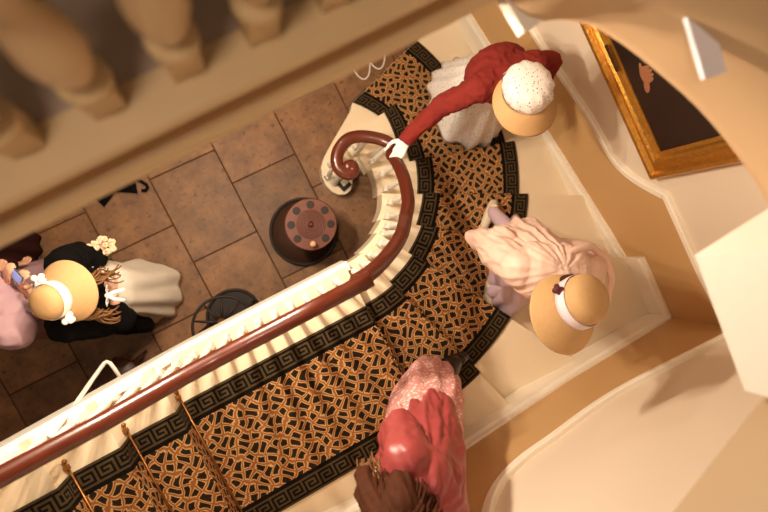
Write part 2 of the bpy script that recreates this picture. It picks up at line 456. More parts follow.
skb = [(bu(2.19), 1.185), (bu(1.3), 1.33), (bu(.8), 1.46), (bu(.4), 1.565), (bu(.2), 1.62), (bu(-.75), 1.64), (bu(-2.2), 2.6)]
moulding('baseboard_back', WB, skb, .24, .03, trim_m, skp(.24, .03))

# ------------------------------------------------------------------ stair carpet
carpet = thing('stair_carpet', 'patterned ochre and black stair runner with greek key borders', 'carpet', (1.4, .9, R))
KEY = ["11111110", "10000010", "10111010", "10100010", "10111110", "10000000", "11111111"]
CI, CO, BW = .895, 1.665, .125
fbm = bmesh.new(); fuv = fbm.loops.layers.uv.new('UVMap'); bbm = [bmesh.new(), bmesh.new()]
E0 = .007
def fquad(ps, uvs):
    f = fbm.faces.new([fbm.verts.new(p) for p in ps]); 
    for l, u in zip(f.loops, uvs): l[fuv].uv = u
def border(side, fn, ncol, start=0):
    """fn(t, s) -> point; t along run 0..1, s across 0..1 from outer edge; key pattern in face colours"""
    b = bbm[side]; rows = 11
    grid = [[b.verts.new(fn(i/ncol, j/rows)) for j in range(rows+1)] for i in range(ncol+1)]
    for i in range(ncol):
        for j in range(rows):
            f = b.faces.new((grid[i][j], grid[i+1][j], grid[i+1][j+1], grid[i][j+1]))
            on = (2 <= j <= 8 and KEY[j-2][(i+start) % 8] == '1') or j == 0
            f.material_index = 1 if on else 0
def lane(P, Q, z, run0, base):
    """carpet between two edge curves P(t)->inner edge, Q(t)->outer edge, all at height function z(t)"""
    pass
def tread(pin, pout, z, n, seed):
    """pin(t), pout(t): inner/outer carpet edges over one tread (t 0..1), flat pattern of its own"""
    m0 = (pin(.5)+pout(.5))/2; ax = (pout(.5)-pin(.5)).normalized(); ay = V((-ax.y, ax.x))
    def at(t, s):
        a, b = pin(t), pout(t); return a+(b-a)*s
    w = (pout(.5)-pin(.5)).length; s0 = BW/w
    S = [s0+(1-2*s0)*j/6 for j in range(7)]
    for i in range(n):
        for j in range(6):
            q = [at(i/n, S[j]), at((i+1)/n, S[j]), at((i+1)/n, S[j+1]), at(i/n, S[j+1])]
            fquad([(p.x, p.y, z+E0) for p in q], [((p-m0).dot(ax)+seed*.37, (p-m0).dot(ay)+seed*.21) for p in q])
    for side, (lo, hi) in enumerate(((0, s0), (1, 1-s0))):
        L = sum((at((i+1)/8, lo)-at(i/8, lo)).length for i in range(8))
        nc = max(4, round(L/.0118))
        border(side, lambda t, s, lo=lo, hi=hi: (*at(t, lo+(hi-lo)*s), z+E0), nc, seed)
def riser(pa, pb, z0, z1, seed):
    """pa inner, pb outer carpet points on a riser"""
    w = (pb-pa).length; s0 = BW/w; d = (pb-pa)
    nv = V((d.y, -d.x)).normalized()*.006
    at = lambda s: pa+d*s
    q = [at(s0), at(1-s0)]
    fquad([(q[0].x, q[0].y, z0+E0), (q[1].x, q[1].y, z0+E0), (q[1].x, q[1].y, z1+E0), (q[0].x, q[0].y, z1+E0)],
          [(0+seed*.37, 0), (w-2*BW+seed*.37, 0), (w-2*BW+seed*.37, z1-z0), (seed*.37, z1-z0)])
    for side, (lo, hi) in enumerate(((0, s0), (1, 1-s0))):
        border(side, lambda t, s, lo=lo, hi=hi: (*at(lo+(hi-lo)*s), z0+E0+(z1-z0)*t), 13, seed)
ci = [on_circle(l, CI) for l in NL]; co = [on_circle(l, CO) for l in NL]
ci[0] = V((1.105, .775)); co[0] = V((1.80, 1.005)); co[1] = V((1.93, .65)); ci[1] = V((1.25, .585)); co[2] = V((1.99, .28)); ci[2] = V((1.235, .33))
def edge(p, q):
    rp, rq = (p-CC).length, (q-CC).length; a, b = math.radians(ang(p)), math.radians(ang(q))
    return lambda t: CC+V((math.cos(a+(b-a)*t), math.sin(a+(b-a)*t)))*(rp+(rq-rp)*t)
NUDGE = .006
for k in range(1, 9):
    tread(edge(ci[k-1], ci[k]), edge(co[k-1], co[k]), R*k, 6, k)
for k in range(0, 9):
    d = (co[k]-ci[k]); nv = V((-d.y, d.x)).normalized()*NUDGE
    if k == 0: riser(ci[0]+nv, co[0]+nv, -E0+.002, R, 0)
    else: riser(ci[k]+nv, co[k]+nv, R*k, R*(k+1), k)
yI, yO = -.49, -1.275
lx = lambda a, b, y: (lambda t: V((a+(b-a)*t, y)))
xl = ci[8].x
def ltread(x0, x1, z, seed):
    n = max(3, int(abs(x1-x0)/.1))
    w = yI-yO
    for i in range(n):
        for j in range(6):
            y0, y1 = yI-BW-(w-2*BW)*j/6, yI-BW-(w-2*BW)*(j+1)/6
            xa, xb = x0+(x1-x0)*i/n, x0+(x1-x0)*(i+1)/n
            q = [(xa, y0), (xb, y0), (xb, y1), (xa, y1)]
            fquad([(*p, z+E0) for p in q], [(p[1], -p[0]+seed*.043) for p in q])
    nc = max(4, round(abs(x1-x0)/.0118))
    border(0, lambda t, s: (x0+(x1-x0)*t, yI-BW*s, z+E0), nc, seed)
    border(1, lambda t, s: (x0+(x1-x0)*t, yO+BW*s, z+E0), nc, seed)
ltread(xl, NX[0], 9*R, 0)
for i in range(6):
    riser(V((NX[i]+NUDGE, yI)), V((NX[i]+NUDGE, yO)), R*(9+i), R*(10+i), i)
    ltread(NX[i]+NUDGE, NX[i+1], R*(10+i), i+3)
fo = bobj('field', fbm, field_m, carpet)
for b in bbm: 
    bmesh.ops.remove_doubles(b, verts=b.verts, dist=.0003)
    bobj('key_border', b, [dark_m, gold_m], carpet)
for o in carpet.children:
    s = o.modifiers.new('s', 'SOLIDIFY'); s.thickness = .006; s.offset = 0

# ------------------------------------------------------------------ stair rods
rl = ['brass stair rod at the foot of the first riser above the landing', 'brass stair rod on the second riser up from the landing, between two others',
      'brass stair rod on the third riser above the landing, farthest up at the left', 'brass stair rod on the fourth riser above the landing']
for i in range(3):
    x, z = NX[i]+.016, R*(9+i)+.02
    t = thing('stair_rod', rl[i], 'stair rod', (x, -.87, z), 'brass stair rods on the upper flight')
    bm = bmesh.new(); tube(bm, [(x, -.425, z), (x, -1.32, z)], .007, 10); bobj('rod', bm, brass_m, t, True)
    for y in (-.455, -1.295):
        bm = bmesh.new(); box(bm, (x-.004, y, z), (.026, .024, .03)); bevel(bm, .004)
        ellipsoid(bm, (x, y+(.03 if y > -1 else -.03), z), (.012, .012, .012)); bobj('bracket', bm, brass_m, t)

# ------------------------------------------------------------------ handrail and balusters
bal = thing('balustrade', 'mahogany handrail with scrolled end on thin white balusters round the stairwell', 'balustrade', (.69, .28, R))
path = []
vol = [(.690, .285), (.712, .272), (.705, .243), (.675, .236), (.645, .262), (.630, .305), (.647, .360), (.690, .405), (.765, .435), (.840, .420), (.908, .380), (.970, .323), (1.0, .252)]
vz = [1.035]*6+[1.035, 1.036, 1.038, 1.04, 1.05, 1.065, 1.10]
for p, z in zip(vol, vz): path.append((p[0], p[1], z))
def rail_arc(i):                                # nosing index -> rail point over the well edge
    k = min(int(i), 7); f = i-k
    a = ang(NIN[k])*(1-f)+ang(NIN[k+1])*f; r = rin(a)+.048
    return (CC.x+r*math.cos(math.radians(a)), CC.y+r*math.sin(math.radians(a)), .165*i+.68)
for i in np.arange(2.9, 8.01, .2): path.append(rail_arc(float(i)))
end = path[-1]
path3 = []
P = [V(p) for p in path]
for i in range(len(P)-1):
    p0, p1, p2, p3 = P[max(i-1, 0)], P[i], P[i+1], P[min(i+2, len(P)-1)]
    for k in range(4):
        t = k/4; path3.append(.5*((2*p1)+(-p0+p2)*t+(2*p0-5*p1+4*p2-p3)*t*t+(-p0+3*p1-3*p2+p3)*t**3))
path3.append(P[-1]); path3 += [V((.31, -.292, 2.02)), V((.285, -.292, 2.03))]
prof = [(.0375*math.cos(t)*(1 if math.sin(t) > -.2 else .85), .031*math.sin(t)) for t in [2*PI*k/16 for k in range(16)]]
bm = bmesh.new(); tube(bm, path3, 0, prof=[(a*1.08, b*1.06) for a, b in prof])
ellipsoid(bm, (.692, .278, 1.035), (.043, .043, .034))
# vertical goose-neck, then the level rail and its upward sweep
tube(bm, [(.30, -.292, 1.975), (.30, -.292, 2.05), (.30, -.292, 2.20)], 0, prof=[(a*.98, b*1.1) for a, b in prof], up=V((1, 0, 0)))
tube(bm, [(.345, -.291, 2.185), (0, -.291, 2.185), (-.35, -.291, 2.185), (-.52, -.291, 2.19), (-.66, -.290, 2.24), (-.86, -.284, 2.37), (-1.1, -.268, 2.52), (-1.4, -.25, 2.71), (-1.8, -.235, 2.97)], 0, prof=prof)
bobj('handrail', bm, wood_m, bal, True)
def baluster(x, y, z0, z1, rot=0, parent=bal, k=1.0, name='baluster'):
    bm = bmesh.new(); h = z1-z0; M = Matrix.Rotation(rot, 3, 'Z')
    box(bm, (x, y, z0+.06*k), (.036*k, .036*k, .12*k), M); bevel(bm, .003)
    pr = [(.010, .12), (.018, .125), (.018, .14), (.011, .155), (.017, .22), (.019, .27), (.015, .36), (.012, .50), (.0105, .62), (.017, .64), (.017, .66), (.011, .675), (.012, h/k-.02)]
    pr = [(r*k, min(z*k, h)) for r, z in pr if z*k < h]+[(.012*k, h)]
    lathe(bm, pr, (x, y, z0), seg=10)
    return bobj(name, bm, white_m, parent)
for k in range(2, 9):
    for f in ((.28, .78) if k > 3 else (.55,)):
        i = k-1+f; p = rail_arc(i); baluster(p[0], p[1], R*k, p[2]-.02, math.radians(ang(p)))
for j in range(12):
    baluster(.25-.093*j, -.288, 9*R, 2.165)
for i in range(6):
    for f in (.25, .75):
        x = NX[i]-.25*f; z = R*(10+i); baluster(x, -.275, z, 2.24-.66*(x+.66)-.03)
for a in range(0, 5):
    t = [(.655, .34), (.72, .415), (.80, .425), (.90, .385), (.975, .31)][a]; baluster(t[0], t[1], R if a < 4 else R*2, 1.02)
# newel under the scroll; a dark sheet paints the shadow round its block
bm = bmesh.new(); lathe(bm, [(.03, 0), (.03, .05), (.018, .07), (.024, .25), (.026, .35), (.018, .6), (.026, .64), (.018, .67), (.018, .86)], (.69, .282, R), seg=16)
bobj('newel', bm, white_m, bal, True)
bm = bmesh.new(); box(bm, (.755, .235, R+.006), (.085, .085, .012), Matrix.Rotation(.3, 3, 'Z')); q = bobj('base_shade', bm, black_m, bal); q['label'] = 'dark square painted as shadow round the block'
bm = bmesh.new(); box(bm, (.757, .247, R+.035), (.048, .048, .05), Matrix.Rotation(.3, 3, 'Z')); bevel(bm, .006); bobj('base_block', bm, white_m, bal)
# bent white stay
stay = [(-1.102, -.253, 2.2), (-1.164, -.24, 1.75), (-1.127, -.17, 1.4), (-1.092, -.128, 1.215), (-1.083, -.125, 1.195), (-1.072, -.14, 1.185), (-1.067, -.18, 1.18), (-1.068, -.30, 1.15)]
bm = bmesh.new(); tube(bm, stay, .012, 10); bobj('stay_rod', bm, white_m, bal, True)

# ------------------------------------------------------------------ hall things
t = thing('stick_stand', 'round stick stand with pierced red-brown top over a dark drip tray', 'umbrella stand', (.321, .047, 0))
bm = bmesh.new(); lathe(bm, [(.255, 0), (.268, .0), (.273, .02), (.270, .05), (.252, .05), (.246, .022)], (.321, .047, 0), seg=48); bobj('drip_tray', bm, black_m, t, True)
bm = bmesh.new(); lathe(bm, [(.001, .012), (.245, .012), (.247, .022), (.001, .024)], (.321, .047, 0), seg=48); q = bobj('tray_pan', bm, mat('brown_iron', lin(74, 50, 36), .5, .2, var=.2), t, True); q['label'] = 'brown inside of the tray'
def holed(c, r, hr, hc, n, z0, z1):
    bm = bmesh.new()
    lathe(bm, [(.01, z0), (r, z0), (r+.006, (z0+z1)/2), (r, z1), (.01, z1)], (c[0], c[1], 0), seg=48); return bm
sc = (.348, .064)
bm = holed(sc, .178, .03, .15, 7, .58, .60); bobj('top_disc', bm, copper_m, t, False)
for q in range(8):
    if q == 5: continue
    a = 2*PI*q/8+.35; bm = bmesh.new()
    lathe(bm, [(.028, .5985), (.028, .6015), (.023, .6022), (.001, .6022)], (sc[0]+.138*math.cos(a), sc[1]+.138*math.sin(a), 0), seg=20)
    bobj('stick_hole', bm, black_m, t)
bm = bmesh.new()
for q in range(7):
    r0 = .02+q*.0125
    pr = [(r0, .602), (r0+.0035, .606-.0), (r0+.007, .602)]
    rr = []
    for rad, z in pr: rr.append([bm.verts.new((sc[0]+rad*math.cos(2*PI*k/40), sc[1]+rad*math.sin(2*PI*k/40), z)) for k in range(40)])
    for u, v in zip(rr, rr[1:]):
        for k in range(40): bm.faces.new((u[k], u[(k+1) % 40], v[(k+1) % 40], v[k]))
bobj('ring_ornament', bm, mat('dark_copper', lin(84, 42, 30), .4, .3), t, True)
bm = bmesh.new(); lathe(bm, [(.02, .602), (.016, .612), (.008, .62), (.001, .622)], (sc[0], sc[1], 0), seg=16); bobj('boss', bm, copper_m, t, True)
bm = bmesh.new(); tube(bm, [(.348, .064, .02), (.348, .064, .585)], .018, 12); bobj('stem', bm, black_m, t, True)
a = 2*PI*5/8+.35-.2
ca = thing('walking_stick', 'pale round knob of a stick standing in the round stand', 'walking stick', (sc[0]+.10, sc[1]-.115, .02))
px, py = .294, -.063
ca.location = (px, py, .02); ROOT[ca.name] = (px, py, .02)
bm = bmesh.new(); tube(bm, [(px, py, .02), (px, py, .66)], .009, 10); bobj('shaft', bm, dwood_m, ca, True)
bm = bmesh.new(); ellipsoid(bm, (px, py, .675), (.021, .021, .02)); bobj('knob', bm, mat('ivory_knob', lin(222, 176, 130), .35), ca, True)

# half-round stick stand against the stair string
hs = thing('half_round_stand', 'half-round black iron stick stand with spoked ring beside the stair string', 'umbrella stand', (-.447, -.24, 0))
hc = V((-.455, -.285, 0))
bm = bmesh.new()
pl = [(hc.x+.20*math.cos(PI*k/24), hc.y+.19*math.sin(PI*k/24)) for k in range(25)]
prism(bm, pl, 0, .03); bobj('drip_tray', bm, black_m, hs)
bm = bmesh.new(); tube(bm, [(x, y, .04) for x, y in pl], .012, 8); bobj('tray_rim', bm, black_m, hs, True)
tz = .56; tcn = V((-.50, -.285, tz))
ring = [(tcn.x+.205*math.cos(PI*k/24), tcn.y+.195*math.sin(PI*k/24), tz) for k in range(25)]
bm = bmesh.new(); tube(bm, ring, .010, 8); tube(bm, [ring[0], ring[-1]], .012, 8); bobj('top_ring', bm, black_m, hs, True)
for k in (4, 9, 14, 19):
    a = PI*k/24; bm = bmesh.new()
    e = V((tcn.x+.21*math.cos(a), tcn.y+.195*math.sin(a), tz)); c0 = tcn+V((.0, .02, 0))
    tube(bm, [c0, c0.lerp(e, .5)+V((0, 0, .01)), e], [.014, .010, .006], 8); bobj('spoke', bm, black_m, hs, True)
bm = bmesh.new(); lathe(bm, [(.03, -.015), (.038, 0), (.03, .02), (.012, .035), (.001, .038)], tcn+V((0, .02, 0)), seg=16); bobj('hub', bm, mat('worn_iron', lin(110, 70, 40), .4, .4), hs, True)
for s in (-.185, .185):
    bm = bmesh.new(); tube(bm, [(hc.x+s*.95, hc.y+.02, .02), (tcn.x+s*.97, tcn.y+.02, tz)], .011, 8); bobj('upright', bm, black_m, hs, True)

# umbrella left open-ribbed on the floor below the gallery
um = thing('umbrella', 'black umbrella with pointed edge lying on the flagstones under the gallery edge', 'umbrella', (-.74, .95, 0))
bm = bmesh.new(); cen = V((-.78, 1.18, .22)); tips = []
for k in range(8):
    a = 2*PI*k/8+.35; tips.append(V((cen.x+.34*math.cos(a), cen.y+.34*math.sin(a), .02)))
apex = bm.verts.new(cen); outer = []
for k in range(8):
    p, q = tips[k], tips[(k+1) % 8]; m = (p+q)/2; m = m.lerp(cen, .22); outer += [bm.verts.new(p), bm.verts.new(m)]
mid = [bm.verts.new(v.co.lerp(cen, .5)+V((0, 0, .04))) for v in outer]
for k in range(16):
    bm.faces.new((mid[k], outer[k], outer[(k+1) % 16], mid[(k+1) % 16])); bm.faces.new((apex, mid[k], mid[(k+1) % 16]))
o = bobj('canopy', bm, blk_m, um); s = o.modifiers.new('s', 'SOLIDIFY'); s.thickness = .004
bm = bmesh.new(); tube(bm, [(-.78, 1.18, .04), (-.70, 1.04, .05), (-.60, .93, .05), (-.575, .89, .05), (-.575, .865, .05), (-.60, .85, .05), (-.625, .865, .05)], .011, 8); bobj('crook_handle', bm, blk_m, um, True)

cd = bmesh.new(); lp = []
for k in range(60):
    u = k/59; lp.append((1.24+.30*u+.035*math.cos(u*PI*4), 1.00+.05*u+.085*math.sin(u*PI*4+.4), .012+.006*math.sin(u*PI*4)))
tube(cd, lp, .006, 8)
tag(bobj('cord', cd, white_m, None, True), 'thin white cord lying in loops on the floor beyond the bottom step', 'cord')

st = thing('stool', 'dark wooden stool mostly hidden behind the white stair string', 'stool', (-1.27, -.30, 0))
bm = bmesh.new(); lathe(bm, [(.02, .42), (.15, .42), (.16, .435), (.15, .45), (.02, .455)], (-1.30, -.31, 0), seg=24); bobj('seat', bm, dwood_m, st, True)
for a in range(4):
    q = a*PI/2+.5; bm = bmesh.new(); tube(bm, [(-1.30+.11*math.cos(q), -.31+.11*math.sin(q), .425), (-1.30+.16*math.cos(q), -.31+.16*math.sin(q), 0.0)], [.018, .013], 8); bobj('leg', bm, dwood_m, st, True)

# portrait on the right wall
fr = thing('framed_portrait', 'dark oil portrait in a wide gilt frame hanging on the right wall', 'painting', (2.2, -.08, 1.67))
Y0, Y1, Z0, Z1 = -.60, .46, 1.665, 2.95
fw = .145
pf = [(0, .0), (0, .045), (.012, .062), (.03, .058), (.045, .035), (.075, .045), (.10, .06), (.115, .05), (.125, .03), (fw, .025), (fw, .0)]
bm = bmesh.new(); rows = []
for (yy, zz, sy, sz) in ((Y0, Z0, 1, 1), (Y1, Z0, -1, 1), (Y1, Z1, -1, -1), (Y0, Z1, 1, -1)):
    rows.append([bm.verts.new((WX-.004-d, yy+sy*s, zz+sz*s)) for s, d in pf])
for i in range(4):
    for k in range(len(pf)): bm.faces.new((rows[i][k], rows[i][(k+1) % len(pf)], rows[(i+1) % 4][(k+1) % len(pf)], rows[(i+1) % 4][k]))
bobj('frame', bm, gilt_m, fr)
bm = bmesh.new(); box(bm, (WX-.014, (Y0+Y1)/2, (Z0+Z1)/2), (.016, Y1-Y0-2*fw+.02, Z1-Z0-2*fw+.02)); bobj('canvas', bm, mat('dark_oil_paint', lin(38, 20, 13), .5, var=.5, vscale=4), fr)
bm = bmesh.new(); box(bm, (WX-.060, .13, Z0+.155-.02), (.006, .16, .026)); bevel(bm, .003); q = bobj('name_plate', bm, mat('dark_plate', lin(58, 32, 16), .5), fr); q['label'] = 'small dark plaque'
bm = bmesh.new()
for (dy, dz, w, h, r) in ((0, 0, .05, .035, 0), (.035, .028, .012, .028, .2), (.012, .036, .012, .03, .05), (-.012, .036, .012, .03, -.05), (-.034, .028, .011, .026, -.2), (.05, -.005, .024, .012, .4), (-.055, -.02, .04, .022, .5)):
    ellipsoid(bm, (WX-.0225, -.035+dy, 1.94+dz), (.0025, w, h), Matrix.Rotation(r, 3, 'X'))
bobj('painted_hand', bm, mat('painted_flesh', lin(158, 102, 70), .6, var=.2, vscale=50), fr, True)

# ------------------------------------------------------------------ upper gallery, close to the lens
gd = V((math.cos(math.radians(1.9)), math.sin(math.radians(1.9)), 0)); gn = V((-gd.y, gd.x, 0)); g0 = V((0, .315, 0))
gal = thing('gallery_landing', 'cream moulded edge of the upper gallery floor above the hall', 'landing', (0, .315, 3.44))
def gsweep(name, pr, m, x0=-1.6, x1=2.0):
    bm = bmesh.new()
    rows = [[bm.verts.new(g0+gd*x+gn*n+V((0, 0, z))) for n, z in pr] for x in (x0, x1)]
    for k in range(len(pr)): bm.faces.new((rows[0][k], rows[0][(k+1) % len(pr)], rows[1][(k+1) % len(pr)], rows[1][k]))
    bm.faces.new(rows[0][::-1]); bm.faces.new(rows[1]); return bobj(name, bm, m, gal)
gsweep('fascia', [(.06, 3.36), (-.020, 3.36), (-.020, 3.40), (-.012, 3.43), (-.016, 3.46), (-.034, 3.485), (-.050, 3.50), (-.053, 3.515), (-.046, 3.53), (-.026, 3.545), (.012, 3.552), (.03, 3.58), (.03, 3.655), (.0, 3.672), (-.034, 3.682), (-.038, 3.70), (-.030, 3.715), (.06, 3.715)], gal_m)
gsweep('floor_slab', [(.06, 3.50), (.06, 3.71), (1.5, 3.71), (1.5, 3.50)], galfloor_m)
gsweep('landing_carpet', [(.24, 3.712), (.24, 3.72), (1.4, 3.72), (1.4, 3.712)], galcarpet_m)
gb = thing('gallery_balustrade', 'row of blurred turned balusters standing along the upper gallery edge', 'balustrade', (0, .36, 3.72))
for j in range(-6, 12):
    p = g0+gd*(-.125+.145*j)+gn*.05
    bm = bmesh.new(); box(bm, (p.x, p.y, 3.715+.05), (.058, .058, .10), Matrix.Rotation(math.radians(1.9), 3, 'Z')); bevel(bm, .004)
    lathe(bm, [(q*1.22, w) for q, w in [(.020, .10), (.034, .105), (.034, .13), (.018, .145), (.026, .18), (.036, .24), (.036, .28), (.026, .36), (.018, .43), (.034, .45), (.034, .48), (.018, .50), (.026, .58), (.018, .70), (.03, .76), (.02, .82)]], (p.x, p.y, 3.715), seg=14)
    bobj('baluster', bm, gal_m, gb)
bm = bmesh.new(); tube(bm, [g0+gd*-1.4+gn*.05+V((0, 0, 4.555)), g0+gd*1.9+gn*.05+V((0, 0, 4.555))], 0, prof=prof); bobj('handrail', bm, wood_m, gb, True)

up = thing('upper_landing', 'cream plaster curve of the upper landing wrapping round the stairwell', 'landing', (1.1, -.3, 3.4))
cpts = smoothline([(.775, .326), (.803, .259), (.84, .222), (.898, .201), (.969, .155), (1.024, .085), (1.075, -.001), (1.150, -.15), (1.201, -.307), (1.232, -.469), (1.24, -.60)], 3)
bm = bmesh.new(); rows = []
for i, p in enumerate(cpts):
    d = V(cpts[min(i+1, len(cpts)-1)])-V(cpts[max(i-1, 0)]); n = V((-d.y, d.x)).normalized(); n = n if n.x > 0 else -n
    rows.append([bm.verts.new((p[0]+n.x*r, p[1]+n.y*r, z)) for r, z in ((0, 3.42), (-.008, 3.46), (0, 3.50), (0, 3.9), (.25, 3.9), (.25, 3.42))])
for u, v in zip(rows, rows[1:]):
    for k in range(6): bm.faces.new((u[k], u[(k+1) % 6], v[(k+1) % 6], v[k]))
bm.faces.new(rows[0]); bm.faces.new(rows[-1][::-1]); bobj('curved_string', bm, curve_m, up, True)
bm = bmesh.new(); prism(bm, [(.77, .36), (.786, .208), (.848, .217), (.80, .345)], 3.40, 3.44); bevel(bm, .004); bobj('string_end', bm, white_m, up)
bm = bmesh.new(); prism(bm, [(.985, -.5), (.955, -.895), (1.5, -.93), (1.5, -.48)], 3.4, 3.85); bevel(bm, .008); bobj('corner_block', bm, white_m, up)
bm = bmesh.new(); prism(bm, [(1.05, -.92), (.2, -1.225), (.2, -1.42), (1.5, -1.42), (1.5, -.92)], 3.4, 3.85); bevel(bm, .008); bobj('far_string', bm, mat('shaded_tan_plaster', lin(176, 148, 114), .6, var=.05, vscale=3), up)  # plaster darker than on the curve: the gallery's shade is in the colour
bm = bmesh.new(); prism(bm, [(1.115, .12), (1.078, -.09), (1.020, -.08), (1.049, .12)], 3.62, 3.634); bevel(bm, .003); bobj('bracket', bm, mat('daylight_white', lin(238, 232, 240), .5), up)  # added slat, no real bracket: its cool white paints a patch of daylight
# ------------------------------------------------------------------ people
def hand(pr, w, d, n, s=1.0, curl=.5, thumb=1):
    """palm and five fingers at wrist w, pointing along d, palm facing -n; thumb on side +-x"""
    w, d, n = V(w), V(d).normalized(), V(n); n = (n-d*n.dot(d)).normalized(); x = d.cross(n).normalized()*thumb
    for k in (-1.2, -.4, .4, 1.2):
        chain(pr, [w+x*k*.012*s, w+x*k*.021*s+d*.085*s], [.014*s, .012*s])
    ln = [.068, .080, .076, .058]
    for q, k in enumerate((1.2, .4, -.4, -1.2)):
        b = w+x*k*.019*s+d*.088*s; a = curl*.55; pts = [b]; dd = d.copy()
        for L in (.46, .31, .23):
            dd = (d*math.cos(a)-n*math.sin(a)+x*k*.05).normalized(); pts.append(pts[-1]+dd*ln[q]*L*s); a += curl
        chain(pr, pts, [.0095*s, .0088*s, .0082*s, .0072*s])
    b = w+x*.024*s+d*.025*s; t1 = b+(x*.8+d*.6-n*.25*curl).normalized()*.04*s; t2 = t1+(x*.3+d*.8-n*.6*curl).normalized()*.03*s; t3 = t2+(d*.9-n*.7*curl).normalized()*.024*s
    chain(pr, [b, t1, t2, t3], [.014*s, .011*s, .0095*s, .008*s])

def head_prims(pr, h, F, U, s=1.0):
    F, U = F.normalized(), (U-F*U.dot(F)).normalized(); X = F.cross(U)
    M = Matrix((X, F, U)).transposed()
    pr.append(('e', h+U*.02*s-F*.01*s, (.075*s, .094*s, .098*s), M))
    pr.append(('e', h-U*.05*s+F*.028*s, (.055*s, .060*s, .066*s), M))
    chain(pr, [h+U*.012*s+F*.084*s, h-U*.024*s+F*.102*s], [.009*s, .014*s])
    for q in (-1, 1):
        pr.append(('e', h+X*q*.074*s-U*.008*s-F*.008*s, (.010*s, .020*s, .032*s), M))
        pr.append(('e', h+X*q*.034*s-U*.03*s+F*.062*s, (.022*s, .018*s, .02*s), M))

def face_parts(root, h, F, U, s=1.0):
    F, U = F.normalized(), (U-F*U.dot(F)).normalized(); X = F.cross(U)
    for q in (-1, 1):
        bm = bmesh.new(); ellipsoid(bm, h+X*q*.031*s+F*.076*s+U*.008*s, (.012*s,)*3); bobj('eye', bm, eye_m, root, True)
    bm = bmesh.new(); M = Matrix((X, F, U)).transposed(); ellipsoid(bm, h+F*.089*s-U*.056*s, (.022*s, .008*s, .008*s), M); bobj('mouth', bm, lip_m, root, True)

def body(root, J, F, U, s=1.0, hands=None, skin=skin_m):
    pr = []
    h = V(J['head']); Fv = V(F)
    head_prims(pr, h, Fv, V(U), s)
    chain(pr, [V(J['chest'])+V((0, 0, .10)), h-V(U).normalized()*.05*s-Fv.normalized()*.02], [.055*s, .047*s])
    chain(pr, [J['chest'], J['waist'], J['pelvis']], [.115*s, .095*s, .12*s])
    for a in 'LR':
        sh, el, wr = J['sh'+a], J['el'+a], J['wr'+a]
        chain(pr, [J['chest'], V(sh)], [.10*s, .055*s])
        chain(pr, [sh, el, wr], [.05*s, .038*s, .026*s])
        hp = J['pelvis']; hip = V(J['hip'+a]); 
        chain(pr, [V(hp), hip], [.11*s, .085*s])
        chain(pr, [hip, J['kn'+a], J['an'+a]], [.08*s, .052*s, .035*s])
        an = V(J['an'+a]); fd = V((Fv.x, Fv.y, 0)).normalized()
        if 'ft'+a in J: fd = V(J['ft'+a]).normalized()
        chain(pr, [an-fd*.03-V((0, 0, .042)), an+fd*.11-V((0, 0, .05))], [.025*s, .020*s])
        hd = (hands or {}).get(a)
        if hd: hand(pr, wr, *hd)
        else: hand(pr, wr, V(wr)-V(el), V((0, 0, 1)) if abs((V(wr)-V(el)).normalized().z) < .8 else V((Fv.y, -Fv.x, 0)), s, .4)
    o = blob('body', pr, skin, root, .0065, 3)
    face_parts(root, h, Fv, V(U), s)
    return o

